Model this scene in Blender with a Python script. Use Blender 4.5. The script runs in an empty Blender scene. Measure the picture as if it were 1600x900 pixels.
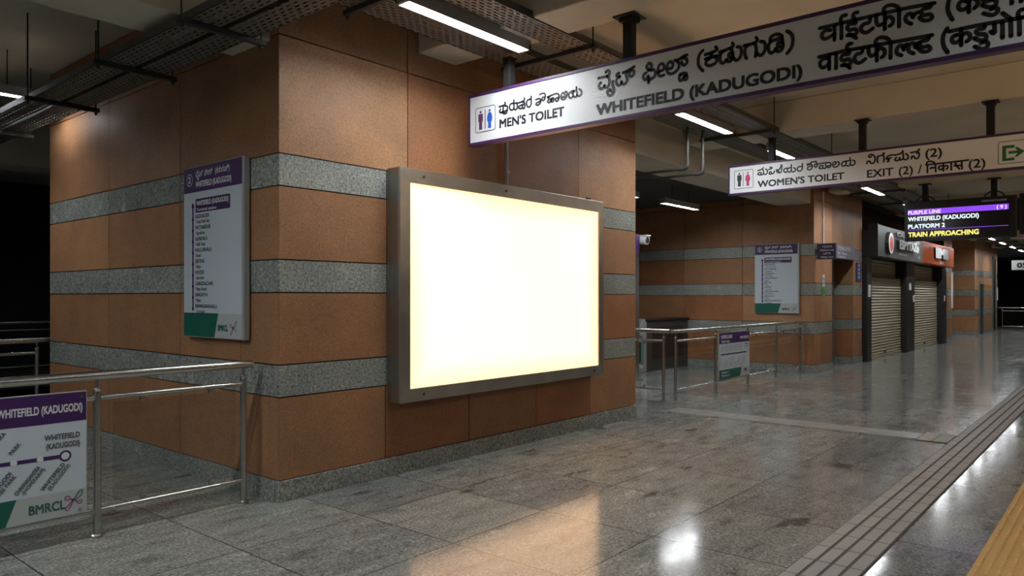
import bpy, bmesh, math, random
from mathutils import Vector, Matrix
random.seed(7)
SC = bpy.context.scene
COL = SC.collection
R = math.radians

# ------------------------------------------------------------------ camera, world, exposure
CAM_HEIGHT = 1.6
cam_data = bpy.data.cameras.new('camera')
cam_data.sensor_width = 36.0
cam_data.lens = 36.0 * 1156.0 / 1600.0
cam_data.shift_y = 14.0 / 1600.0
cam_data.clip_start = 0.05
cam_data.clip_end = 200
camera = bpy.data.objects.new('camera', cam_data)
COL.objects.link(camera)
camera.location = (0, 0, CAM_HEIGHT)
camera.rotation_euler = (R(90), 0, R(-(90 - 40.15)))
SC.camera = camera
world = bpy.data.worlds.new('night')
SC.world = world
world.use_nodes = True
wb = world.node_tree.nodes['Background']
wb.inputs[0].default_value = (0.55, 0.62, 0.75, 1)
wb.inputs[1].default_value = 0.02
vs = SC.view_settings
vs.view_transform = 'Standard'
vs.look = 'None'
vs.gamma = 1
vs.use_curve_mapping = False
vs.exposure = 0.2
TUBE_POWER = 90.0
SCREEN_POWER = 1.0
LIGHTBOX = (2.4, 1.38, 0.75)

# ------------------------------------------------------------------ materials
MATS = {}
def new_mat(name):
    m = bpy.data.materials.new(name); m.use_nodes = True
    MATS[name] = m
    nt = m.node_tree
    return m, nt, nt.nodes['Principled BSDF']
def N(nt, typ, **kw):
    n = nt.nodes.new(typ)
    for k, v in kw.items():
        setattr(n, k, v)
    return n
def plain(name, col, rough=0.5, metal=0.0, spec=0.5, noise=0.0, nscale=20.0):
    m, nt, b = new_mat(name)
    b.inputs['Base Color'].default_value = (*col, 1)
    b.inputs['Roughness'].default_value = rough
    b.inputs['Metallic'].default_value = metal
    b.inputs['Specular IOR Level'].default_value = spec
    if noise > 0:
        tc = N(nt, 'ShaderNodeTexCoord'); nz = N(nt, 'ShaderNodeTexNoise')
        nz.inputs['Scale'].default_value = nscale; nz.inputs['Detail'].default_value = 4
        nt.links.new(tc.outputs['Object'], nz.inputs['Vector'])
        mp = N(nt, 'ShaderNodeMapRange')
        mp.inputs['From Min'].default_value = 0.3; mp.inputs['From Max'].default_value = 0.7
        mp.inputs['To Min'].default_value = 1 - noise; mp.inputs['To Max'].default_value = 1 + noise
        nt.links.new(nz.outputs['Fac'], mp.inputs['Value'])
        mx = N(nt, 'ShaderNodeMix', data_type='RGBA', blend_type='MULTIPLY')
        mx.inputs[0].default_value = 1
        mx.inputs[6].default_value = (*col, 1)
        nt.links.new(mp.outputs['Result'], mx.inputs[7])
        nt.links.new(mx.outputs[2], b.inputs['Base Color'])
        mr = N(nt, 'ShaderNodeMapRange')
        mr.inputs['To Min'].default_value = max(0.02, rough - 0.08); mr.inputs['To Max'].default_value = rough + 0.08
        nt.links.new(nz.outputs['Fac'], mr.inputs['Value'])
        nt.links.new(mr.outputs['Result'], b.inputs['Roughness'])
    return m
def emit(name, col, strength):
    m, nt, b = new_mat(name)
    b.inputs['Base Color'].default_value = (0.02, 0.02, 0.02, 1)
    b.inputs['Emission Color'].default_value = (*col, 1)
    b.inputs['Emission Strength'].default_value = strength
    return m
def ramp(nt, fac, stops):
    r = N(nt, 'ShaderNodeValToRGB')
    el = r.color_ramp.elements
    while len(el) > 1: el.remove(el[-1])
    el[0].position = stops[0][0]; el[0].color = (*stops[0][1], 1)
    for p, c in stops[1:]:
        e = el.new(p); e.color = (*c, 1)
    nt.links.new(fac, r.inputs['Fac'])
    return r.outputs['Color']
def noise(nt, vec, scale, detail=4, rough=0.55):
    n = N(nt, 'ShaderNodeTexNoise')
    n.inputs['Scale'].default_value = scale; n.inputs['Detail'].default_value = detail
    n.inputs['Roughness'].default_value = rough
    nt.links.new(vec, n.inputs['Vector'])
    return n.outputs['Fac']
def mul(nt, a, b, mode='MULTIPLY', fac=1.0):
    mx = N(nt, 'ShaderNodeMix', data_type='RGBA', blend_type=mode)
    mx.inputs[0].default_value = fac
    nt.links.new(a, mx.inputs[6]); nt.links.new(b, mx.inputs[7])
    return mx.outputs[2]
def math_n(nt, op, a, b=None):
    n = N(nt, 'ShaderNodeMath', operation=op)
    for i, v in enumerate((a, b)):
        if v is None: continue
        if isinstance(v, (int, float)): n.inputs[i].default_value = v
        else: nt.links.new(v, n.inputs[i])
    return n.outputs[0]

def stone(name, stops_fine, rough, speck=90.0):
    """polished stone cladding: fine grain, blotches, and a tint that belongs to each slab"""
    m, nt, b = new_mat(name)
    tc = N(nt, 'ShaderNodeTexCoord').outputs['Object']
    at = N(nt, 'ShaderNodeAttribute', attribute_name='tint')
    fine = ramp(nt, noise(nt, tc, speck, 6, 0.75), stops_fine)
    blot = ramp(nt, noise(nt, tc, 2.2, 5, 0.6), [(0.3, (0.82, 0.82, 0.84)), (0.7, (1.12, 1.1, 1.06))])
    c = mul(nt, mul(nt, fine, blot), at.outputs['Color'])
    nt.links.new(c, b.inputs['Base Color'])
    mr = N(nt, 'ShaderNodeMapRange')
    mr.inputs['To Min'].default_value = rough - 0.09; mr.inputs['To Max'].default_value = rough + 0.1
    nt.links.new(noise(nt, tc, 5, 4), mr.inputs['Value'])
    nt.links.new(mr.outputs['Result'], b.inputs['Roughness'])
    return m
stone('terracotta_stone', [(0.30, (0.12, 0.060, 0.033)), (0.41, (0.30, 0.148, 0.068)), (0.56, (0.385, 0.190, 0.090)), (0.72, (0.50, 0.29, 0.16))], 0.55, 62)
stone('grey_granite', [(0.34, (0.05, 0.055, 0.053)), (0.45, (0.24, 0.255, 0.235)), (0.57, (0.39, 0.405, 0.37)), (0.68, (0.66, 0.67, 0.61))], 0.24, 50)
plain('joint', (0.03, 0.022, 0.016), 0.9)
plain('wall_core', (0.10, 0.07, 0.05), 0.9)
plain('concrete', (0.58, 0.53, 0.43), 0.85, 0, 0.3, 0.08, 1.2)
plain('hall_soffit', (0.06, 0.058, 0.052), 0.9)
plain('dark_void', (0.02, 0.02, 0.022), 0.9)  # near-black colour standing in for unlit darkness
plain('steel', (0.56, 0.55, 0.52), 0.24, 1.0, 0.5, 0.06, 30)
plain('box_steel', (0.50, 0.48, 0.44), 0.34, 0.92, 0.5, 0.12, 4)
plain('box_steel_darkened', (0.30, 0.285, 0.26), 0.36, 0.85, 0.5, 0.08, 4)  # darker copy of the frame steel, with dark side reflections put into colour
plain('rod_metal', (0.06, 0.058, 0.052), 0.6, 0.5)
plain('pipe_dark', (0.035, 0.032, 0.027), 0.6)
plain('post_black', (0.014, 0.014, 0.014), 0.6, 0, 0.25)
plain('tray_frame', (0.10, 0.10, 0.095), 0.5, 0.6)
plain('sign_white', (0.74, 0.77, 0.78), 0.42, 0, 0.4)
plain('board_white', (0.56, 0.62, 0.67), 0.4, 0, 0.4)
plain('board_grey', (0.46, 0.50, 0.49), 0.4, 0, 0.4)
plain('purple', (0.052, 0.013, 0.10), 0.45)
plain('dark_purple', (0.045, 0.02, 0.085), 0.4)
plain('frame_purple', (0.055, 0.018, 0.085), 0.45)
plain('line_purple', (0.06, 0.02, 0.11), 0.45)
plain('black_ink', (0.012, 0.014, 0.018), 0.5)
plain('white_ink', (0.72, 0.72, 0.75), 0.5)
plain('grey_ink', (0.09, 0.10, 0.12), 0.5)
plain('green_print', (0.007, 0.115, 0.08), 0.45)
plain('logo_green', (0.02, 0.11, 0.09), 0.5)
plain('logo_magenta', (0.33, 0.05, 0.22), 0.5)
plain('exit_green', (0.012, 0.17, 0.055), 0.45)
plain('figure_purple', (0.11, 0.035, 0.12), 0.45)
plain('figure_blue', (0.02, 0.10, 0.50), 0.45)
plain('figure_dark', (0.03, 0.03, 0.05), 0.45)
plain('figure_pink', (0.48, 0.035, 0.16), 0.45)
plain('tactile_grey', (0.30, 0.295, 0.27), 0.5, 0, 0.5, 0.10, 3)
plain('tactile_gap', (0.10, 0.095, 0.085), 0.8)
plain('tactile_yellow', (0.56, 0.345, 0.11), 0.5, 0, 0.5, 0.06, 6)
plain('pale_strip', (0.32, 0.315, 0.285), 0.22, 0, 0.5, 0.10, 6)
plain('black_case', (0.012, 0.012, 0.013), 0.35)
plain('screen_black', (0.006, 0.006, 0.008), 0.2)
plain('shutter_cream', (0.40, 0.36, 0.26), 0.5, 0.1, 0.5, 0.08, 2)
plain('kiosk_dark', (0.022, 0.018, 0.016), 0.4)
plain('fascia_grey', (0.085, 0.088, 0.088), 0.4)
plain('fascia_orange', (0.50, 0.095, 0.025), 0.25)
plain('letter_white', (0.75, 0.76, 0.76), 0.35)
plain('logo_red', (0.45, 0.08, 0.06), 0.4)
plain('gate_grey', (0.075, 0.075, 0.075), 0.35, 0.4)
plain('gate_head', (0.52, 0.55, 0.55), 0.35, 0.6)
plain('white_plastic', (0.75, 0.76, 0.74), 0.4)
plain('grey_pipe', (0.42, 0.40, 0.37), 0.45, 0.3)
plain('door_grey', (0.13, 0.14, 0.12), 0.45)
plain('lilac_sign', (0.20, 0.19, 0.25), 0.4)
plain('blue_sign', (0.03, 0.05, 0.16), 0.4)
plain('glow_green', (0.10, 0.35, 0.10), 0.45)
plain('board_edge', (0.42, 0.44, 0.42), 0.4, 0.3)
plain('rubber', (0.02, 0.02, 0.02), 0.7)
plain('batten', (0.30, 0.30, 0.30), 0.5)
emit('tube_glow', (0.93, 0.97, 1.0), TUBE_POWER)
emit('warm_fill_glow', (1.0, 0.68, 0.39), 36.0)
emit('led_white', (0.80, 0.95, 1.0), SCREEN_POWER)
emit('led_yellow', (1.0, 0.86, 0.20), SCREEN_POWER)
emit('led_purple', (0.26, 0.065, 0.83), SCREEN_POWER)
emit('led_pink', (0.95, 0.70, 1.0), SCREEN_POWER)
emit('led_dim', (0.10, 0.10, 0.12), 0.6 * SCREEN_POWER)

def floor_material():
    m, nt, b = new_mat('floor_granite')
    tc = N(nt, 'ShaderNodeTexCoord').outputs['Object']
    sep = N(nt, 'ShaderNodeSeparateXYZ'); nt.links.new(tc, sep.inputs[0])
    def cells(axis, off, size):
        q = math_n(nt, 'DIVIDE', math_n(nt, 'SUBTRACT', sep.outputs[axis], off), size)
        return math_n(nt, 'FLOOR', q), math_n(nt, 'FRACT', q)
    ix, fx = cells(0, 3.43 - 9.6, 0.96)
    iy, fy = cells(1, 3.395 - 9.3, 0.93)
    cmb = N(nt, 'ShaderNodeCombineXYZ'); nt.links.new(ix, cmb.inputs[0]); nt.links.new(iy, cmb.inputs[1])
    wn = N(nt, 'ShaderNodeTexWhiteNoise', noise_dimensions='3D'); nt.links.new(cmb.outputs[0], wn.inputs['Vector'])
    # slabs: each has its own grey and its own grain offset
    tint = ramp(nt, wn.outputs['Value'], [(0.0, (0.78, 0.79, 0.80)), (0.5, (0.98, 0.98, 0.96)), (1.0, (1.14, 1.12, 1.06))])
    add = N(nt, 'ShaderNodeVectorMath', operation='ADD'); nt.links.new(tc, add.inputs[0])
    sc_ = N(nt, 'ShaderNodeVectorMath', operation='SCALE'); nt.links.new(wn.outputs['Color'], sc_.inputs[0]); sc_.inputs['Scale'].default_value = 7
    nt.links.new(sc_.outputs[0], add.inputs[1])
    v = add.outputs[0]
    fine = ramp(nt, noise(nt, v, 55, 8, 0.8), [(0.35, (0.055, 0.058, 0.056)), (0.45, (0.185, 0.193, 0.185)), (0.56, (0.32, 0.33, 0.312)), (0.67, (0.60, 0.61, 0.575))])
    mp = N(nt, 'ShaderNodeMapping'); mp.inputs['Scale'].default_value = (1.0, 2.6, 1.0); mp.inputs['Rotation'].default_value = (0, 0, 0.5)
    nt.links.new(v, mp.inputs['Vector'])
    vein = ramp(nt, noise(nt, mp.outputs[0], 2.6, 9, 0.68), [(0.3, (0.5, 0.5, 0.5)), (0.45, (0.92, 0.92, 0.92)), (0.6, (1.1, 1.1, 1.09)), (0.70, (1.6, 1.58, 1.52))])
    mp2 = N(nt, 'ShaderNodeMapping'); mp2.inputs['Scale'].default_value = (0.8, 1.6, 1.0); mp2.inputs['Location'].default_value = (3.1, 0.4, 0)
    nt.links.new(tc, mp2.inputs['Vector'])
    stain = ramp(nt, noise(nt, mp2.outputs[0], 1.7, 5, 0.55), [(0.31, (0.42, 0.41, 0.40)), (0.37, (1, 1, 1))])
    c = mul(nt, mul(nt, mul(nt, fine, vein), tint), stain)
    # joints between slabs
    def near(f, w):
        return math_n(nt, 'LESS_THAN', math_n(nt, 'MINIMUM', f, math_n(nt, 'SUBTRACT', 1.0, f)), w)
    j = math_n(nt, 'MAXIMUM', near(fx, 0.0042), near(fy, 0.0043))
    mj = N(nt, 'ShaderNodeMix', data_type='RGBA'); nt.links.new(j, mj.inputs[0]); nt.links.new(c, mj.inputs[6])
    mj.inputs[7].default_value = (0.03, 0.028, 0.025, 1)
    nt.links.new(mj.outputs[2], b.inputs['Base Color'])
    b.inputs['IOR'].default_value = 1.38
    rr = N(nt, 'ShaderNodeMapRange'); rr.inputs['From Min'].default_value = 0.3; rr.inputs['From Max'].default_value = 0.7
    rr.inputs['To Min'].default_value = 0.06; rr.inputs['To Max'].default_value = 0.19
    nt.links.new(noise(nt, v, 3.2, 8, 0.7), rr.inputs['Value'])
    nt.links.new(rr.outputs['Result'], b.inputs['Roughness'])
    bp = N(nt, 'ShaderNodeBump'); bp.inputs['Strength'].default_value = 0.10; bp.inputs['Distance'].default_value = 0.002
    nt.links.new(noise(nt, v, 40, 4, 0.7), bp.inputs['Height']); nt.links.new(bp.outputs[0], b.inputs['Normal'])
    return m
floor_material()

def perforated(name, along):
    """galvanised sheet with rows of slots cut through it"""
    m, nt, b = new_mat(name)
    b.inputs['Base Color'].default_value = (0.17, 0.16, 0.14, 1)
    b.inputs['Metallic'].default_value = 0.35
    b.inputs['Roughness'].default_value = 0.55
    tc = N(nt, 'ShaderNodeTexCoord').outputs['Object']
    sep = N(nt, 'ShaderNodeSeparateXYZ'); nt.links.new(tc, sep.inputs[0])
    a, c = sep.outputs[along], sep.outputs[1 - along]
    row = math_n(nt, 'DIVIDE', math_n(nt, 'ADD', c, 50.0), 0.040)
    ir, fr = math_n(nt, 'FLOOR', row), math_n(nt, 'FRACT', row)
    sh = math_n(nt, 'MULTIPLY', math_n(nt, 'MODULO', ir, 2.0), 0.5)
    q = math_n(nt, 'FRACT', math_n(nt, 'ADD', math_n(nt, 'DIVIDE', math_n(nt, 'ADD', a, 50.0), 0.085), sh))
    s1 = math_n(nt, 'LESS_THAN', math_n(nt, 'ABSOLUTE', math_n(nt, 'SUBTRACT', fr, 0.5)), 0.20)
    s2 = math_n(nt, 'LESS_THAN', math_n(nt, 'ABSOLUTE', math_n(nt, 'SUBTRACT', q, 0.5)), 0.32)
    hole = math_n(nt, 'MULTIPLY', s1, s2)
    tr = N(nt, 'ShaderNodeBsdfTransparent'); mx = N(nt, 'ShaderNodeMixShader')
    nt.links.new(hole, mx.inputs[0]); nt.links.new(b.outputs[0], mx.inputs[1]); nt.links.new(tr.outputs[0], mx.inputs[2])
    nt.links.new(mx.outputs[0], nt.nodes['Material Output'].inputs['Surface'])
    return m
perforated('perforated_along_platform', 0)
perforated('perforated_across', 1)

def glass_material():
    m, nt, b = new_mat('rail_glass')
    nt.nodes.remove(b)
    fr = N(nt, 'ShaderNodeFresnel'); fr.inputs['IOR'].default_value = 1.45
    tr = N(nt, 'ShaderNodeBsdfTransparent'); tr.inputs[0].default_value = (0.90, 0.92, 0.91, 1)
    gl = N(nt, 'ShaderNodeBsdfGlossy'); gl.inputs['Roughness'].default_value = 0.04
    mx = N(nt, 'ShaderNodeMixShader')
    ge = N(nt, 'ShaderNodeNewGeometry')
    fc = math_n(nt, 'MULTIPLY', fr.outputs[0], math_n(nt, 'SUBTRACT', 1.0, ge.outputs['Backfacing']))
    nt.links.new(fc, mx.inputs[0]); nt.links.new(tr.outputs[0], mx.inputs[1]); nt.links.new(gl.outputs[0], mx.inputs[2])
    nt.links.new(mx.outputs[0], nt.nodes['Material Output'].inputs['Surface'])
glass_material()

def lightbox_material():
    """backlit diffuser: lamps inside leave the rim a little weaker than the middle"""
    m, nt, b = new_mat('lightbox_glow')
    b.inputs['Base Color'].default_value = (0.6, 0.58, 0.52, 1)
    b.inputs['Roughness'].default_value = 0.3
    tc = N(nt, 'ShaderNodeTexCoord').outputs['Object']
    sep = N(nt, 'ShaderNodeSeparateXYZ'); nt.links.new(tc, sep.inputs[0])
    def rim(o, lo, hi, w):
        a = math_n(nt, 'DIVIDE', math_n(nt, 'SUBTRACT', o, lo), w)
        c = math_n(nt, 'DIVIDE', math_n(nt, 'SUBTRACT', hi, o), w)
        n = N(nt, 'ShaderNodeMath', operation='MINIMUM'); n.use_clamp = True
        nt.links.new(a, n.inputs[0]); nt.links.new(c, n.inputs[1])
        return n.outputs[0]
    e = math_n(nt, 'MINIMUM', rim(sep.outputs[0], 0.08, 3.17, 0.35), rim(sep.outputs[2], 0.08, 1.99, 0.30))
    mr = N(nt, 'ShaderNodeMapRange', interpolation_type='SMOOTHSTEP'); mr.inputs['To Min'].default_value = 0.60; mr.inputs['To Max'].default_value = 1.0
    nt.links.new(e, mr.inputs['Value'])
    b.inputs['Emission Color'].default_value = (*LIGHTBOX, 1)
    nt.links.new(mr.outputs['Result'], b.inputs['Emission Strength'])
lightbox_material()

# ------------------------------------------------------------------ mesh builder
class MB:
    def __init__(self): self.v, self.f, self.m, self.t = [], [], [], []
    def add(self, verts, faces, mi=0, tint=1.0):
        o = len(self.v)
        self.v += [tuple(p) for p in verts]
        for f in faces:
            self.f.append(tuple(i + o for i in f)); self.m.append(mi); self.t.append(tint)
        return self
    def box(self, a, b, mi=0, tint=1.0):
        x0, y0, z0 = [min(p, q) for p, q in zip(a, b)]; x1, y1, z1 = [max(p, q) for p, q in zip(a, b)]
        v = [(x0,y0,z0),(x1,y0,z0),(x1,y1,z0),(x0,y1,z0),(x0,y0,z1),(x1,y0,z1),(x1,y1,z1),(x0,y1,z1)]
        f = [(0,3,2,1),(4,5,6,7),(0,1,5,4),(1,2,6,5),(2,3,7,6),(3,0,4,7)]
        return self.add(v, f, mi, tint)
    def tube(self, pts, r, n=12, mi=0, caps=True):
        pts = [Vector(p) for p in pts]
        rs = r if isinstance(r, (list, tuple)) else [r] * len(pts)
        rings = []
        prev = None
        for i, p in enumerate(pts):
            d = (pts[min(i + 1, len(pts) - 1)] - pts[max(i - 1, 0)]).normalized()
            ref = prev if prev is not None else (Vector((0, 0, 1)) if abs(d.z) < 0.9 else Vector((1, 0, 0)))
            a = (ref - d * ref.dot(d)).normalized(); prev = a
            c = d.cross(a)
            rings.append([p + (a * math.cos(2 * math.pi * k / n) + c * math.sin(2 * math.pi * k / n)) * rs[i] for k in range(n)])
        v = [q for ring in rings for q in ring]
        f = [(i*n+k, i*n+(k+1) % n, (i+1)*n+(k+1) % n, (i+1)*n+k) for i in range(len(pts)-1) for k in range(n)]
        if caps: f += [tuple(reversed(range(n))), tuple((len(pts)-1)*n + k for k in range(n))]
        return self.add(v, f, mi)
    def prism(self, poly, fn, w0, w1, mi=0):
        n = len(poly)
        v = [fn(u, q, w0) for u, q in poly] + [fn(u, q, w1) for u, q in poly]
        f = [tuple(reversed(range(n))), tuple(range(n, 2*n))] + [(k, (k+1) % n, n+(k+1) % n, n+k) for k in range(n)]
        return self.add(v, f, mi)
    def flat(self, poly, fn, w=0.0, mi=0):
        return self.add([fn(u, q, w) for u, q in poly], [tuple(range(len(poly)))], mi)
    def rect(self, u0, v0, u1, v1, fn, w=0.0, mi=0):
        return self.flat([(u0,v0),(u1,v0),(u1,v1),(u0,v1)], fn, w, mi)
    def build(self, name, mats, parent=None, loc=None, bevel=0.0, smooth=False):
        base = Vector(loc) if loc is not None else (Vector(parent_base(parent)) if parent else Vector((0,0,0)))
        me = bpy.data.meshes.new(name)
        me.from_pydata([Vector(p) - base for p in self.v], [], self.f)
        if isinstance(mats, str): mats = [mats]
        for mm in mats: me.materials.append(MATS[mm])
        me.polygons.foreach_set('material_index', self.m)
        at = me.attributes.new('tint', 'FLOAT_COLOR', 'FACE')
        at.data.foreach_set('color', [c for t in self.t for c in ((t, t, t, 1) if not isinstance(t, tuple) else (*t, 1))])
        bm = bmesh.new(); bm.from_mesh(me)
        bmesh.ops.recalc_face_normals(bm, faces=bm.faces); bm.to_mesh(me); bm.free()
        if smooth:
            me.polygons.foreach_set('use_smooth', [True] * len(me.polygons))
            me.set_sharp_from_angle(angle=R(40))
        o = bpy.data.objects.new(name, me); COL.objects.link(o)
        if parent is not None: o.parent = parent
        else: o.location = base
        if bevel > 0:
            md = o.modifiers.new('edge', 'BEVEL'); md.width = bevel; md.segments = 2; md.limit_method = 'ANGLE'
        return o
def parent_base(p):
    b = Vector((0,0,0))
    while p is not None:
        b += p.location; p = p.parent
    return b
def tag(o, label, cat, group=None, kind=None):
    o['label'] = label; o['category'] = cat
    if group: o['group'] = group
    if kind: o['kind'] = kind
    return o
def thing(name, label, cat, loc, group=None):
    o = bpy.data.objects.new(name, None); COL.objects.link(o)
    o.location = loc; o.empty_display_size = 0.1
    return tag(o, label, cat, group)
def struct(o):
    o['kind'] = 'structure'; return o
def copy_tree(o, parent=None):
    c = o.copy(); COL.objects.link(c)
    if parent is not None: c.parent = parent
    for ch in list(o.children): copy_tree(ch, c)
    return c
def face_x(c):          # a face at x = c that looks towards -x ; u runs to the right of someone facing it
    return lambda u, v, w=0.0: (c - w, -u, v)
def face_y(c):          # a face at y = c that looks towards -y
    return lambda u, v, w=0.0: (u, c - w, v)

# ------------------------------------------------------------------ lettering
_TEXT = {}
def text_shape(s):
    if s not in _TEXT:
        cu = bpy.data.curves.new('t', 'FONT'); cu.body = s; cu.size = 1; cu.resolution_u = 3
        ob = bpy.data.objects.new('t', cu)
        me = ob.to_mesh()
        v = [(p.co.x, p.co.y) for p in me.vertices]; f = [tuple(p.vertices) for p in me.polygons]
        ob.to_mesh_clear(); bpy.data.objects.remove(ob); bpy.data.curves.remove(cu)
        _TEXT[s] = (v, f)
    return _TEXT[s]
CAP = max(p[1] for p in text_shape('H')[0])
def put_text(mb, s, u0, v0, cap, fn, width=None, w=0.002, mi=0, bold=0.012, rot=0.0, align='L', maxw=None):
    v, f = text_shape(s)
    if not v: return
    xs = [p[0] for p in v]; x0, x1 = min(xs), max(xs)
    k = cap / (CAP + 2 * bold)
    kx = width / (x1 - x0 + 2 * bold) if width else k
    if maxw and (x1 - x0) * kx > maxw: kx = maxw / (x1 - x0)
    off = bold * kx if align == 'L' else -(x1 - x0) * kx * (1 if align == 'R' else 0.5)
    cr, sr = math.cos(rot), math.sin(rot)
    for q, (dx, dy) in enumerate(((1, 1), (-1, 1), (1, -1), (-1, -1))):
        out = []
        for x, y in v:
            a, b = (x - x0 + bold*dx) * kx + off, (y + bold + bold*dy) * k
            out.append(fn(u0 + a*cr - b*sr, v0 + a*sr + b*cr, w + 0.0003*q))
        mb.add(out, f, mi)
def smooth_line(pts, sub=5):
    if len(pts) < 3: return pts
    P = [pts[0]] + list(pts) + [pts[-1]]
    out = []
    for i in range(1, len(P) - 2):
        p0, p1, p2, p3 = P[i-1], P[i], P[i+1], P[i+2]
        for k in range(sub):
            t = k / sub
            out.append(tuple(0.5*((2*p1[j]) + (-p0[j]+p2[j])*t + (2*p0[j]-5*p1[j]+4*p2[j]-p3[j])*t*t + (-p0[j]+3*p1[j]-3*p2[j]+p3[j])*t**3) for j in (0,1)))
    out.append(pts[-1])
    return out
def brush(mb, pts, wid, fn, w=0.002, mi=0, sub=5):
    """a brushed stroke of even width with round ends"""
    pts = smooth_line([Vector(p) for p in pts], sub)
    pts = [Vector(p) for p in pts]
    h = wid / 2
    L, Rr = [], []
    for i, p in enumerate(pts):
        d = pts[min(i+1, len(pts)-1)] - pts[max(i-1, 0)]
        if d.length < 1e-9: d = Vector((1, 0))
        d.normalize(); n = Vector((-d.y, d.x)) * h
        L.append(p + n); Rr.append(p - n)
    k = len(pts)
    mb.add([fn(p.x, p.y, w) for p in L] + [fn(p.x, p.y, w) for p in Rr], [(i, i+1, k+i+1, k+i) for i in range(k-1)], mi)
    for p in (pts[0], pts[-1]):
        mb.add([fn(p.x + h*math.cos(a*math.pi/4), p.y + h*math.sin(a*math.pi/4), w) for a in range(8)], [tuple(range(8))], mi)
def script(mb, data, wid, fn, w=0.002, mi=0):
    for st in data.split(';'):
        pts = [tuple(float(c) / 1000 for c in q.split(',')) for q in st.split()]
        if len(pts) > 1: brush(mb, pts, wid, fn, w, mi)
def ring_poly(u0, v0, u1, v1, r, n=5):
    out = []
    for cx, cy, a0 in ((u1-r, v1-r, 0), (u0+r, v1-r, 90), (u0+r, v0+r, 180), (u1-r, v0+r, 270)):
        for k in range(n + 1):
            a = R(a0 + 90 * k / n); out.append((cx + r*math.cos(a), cy + r*math.sin(a)))
    return out
def outline(mb, u0, v0, u1, v1, r, t, fn, w=0.002, mi=0):
    a, b = ring_poly(u0, v0, u1, v1, r), ring_poly(u0+t, v0+t, u1-t, v1-t, max(r-t, 0.002))
    n = len(a)
    mb.add([fn(*p, w) for p in a] + [fn(*p, w) for p in b], [(k, (k+1) % n, n+(k+1) % n, n+k) for k in range(n)], mi)
def disc(mb, u, v, r, fn, w=0.002, mi=0, n=14, ry=None):
    mb.flat([(u + r*math.cos(2*math.pi*k/n), v + (ry or r)*math.sin(2*math.pi*k/n)) for k in range(n)], fn, w, mi)

TOILET_SCRIPT = """-4507,3360 -4465,3363 -4434,3369 -4437,3388;-4490,3335 -4502,3316 -4488,3303 -4465,3310 -4458,3330;-4458,3357 -4458,3330 -4462,3304;-4458,3309 -4437,3306 -4420,3316;-4437,3356 -4409,3349 -4406,3322 -4416,3292 -4444,3286 -4465,3300;-4330,3393 -4330,3364;-4330,3364 -4368,3363 -4382,3339 -4371,3311 -4344,3306 -4327,3330 -4333,3365;-4313,3361 -4289,3360;-4292,3358 -4289,3313 -4313,3301 -4331,3320;-4272,3357 -4238,3362 -4205,3372 -4208,3389;-4218,3332 -4259,3329 -4272,3318 -4265,3306 -4245,3301 -4232,3309 -4228,3334;-4228,3308 -4212,3295 -4201,3314 -4205,3348 -4228,3357;-4129,3392 -4129,3369;-4132,3367 -4168,3365 -4181,3342 -4172,3309 -4148,3300 -4129,3323 -4129,3366;-4076,3352 -4034,3355 -4021,3335 -4028,3311 -4053,3300 -4073,3308 -4066,3322 -4021,3330;-4031,3390 -4002,3395 -3976,3388 -3970,3362 -3983,3333 -4002,3337 -4002,3357 -3976,3358;-3947,3353 -3919,3355;-3938,3346 -3906,3325 -3881,3336;-3935,3328 -3946,3312 -3925,3301 -3906,3315 -3900,3334;-3906,3310 -3884,3302 -3875,3325;-3913,3359 -3850,3366 -3822,3351 -3825,3316 -3838,3299 -3856,3307 -3853,3326 -3825,3326;-3782,3324 -3757,3325 -3763,3350 -3782,3361 -3797,3341 -3794,3316 -3776,3300 -3751,3309 -3733,3335 -3739,3361 -3754,3364;-3637,3384 -3634,3366;-3667,3358 -3697,3353 -3715,3337 -3712,3312 -3691,3301 -3673,3315 -3676,3342;-3671,3312 -3649,3301 -3632,3310 -3635,3352 -3667,3353;-3607,3362 -3586,3343 -3586,3314 -3607,3301 -3632,3315"""
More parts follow.
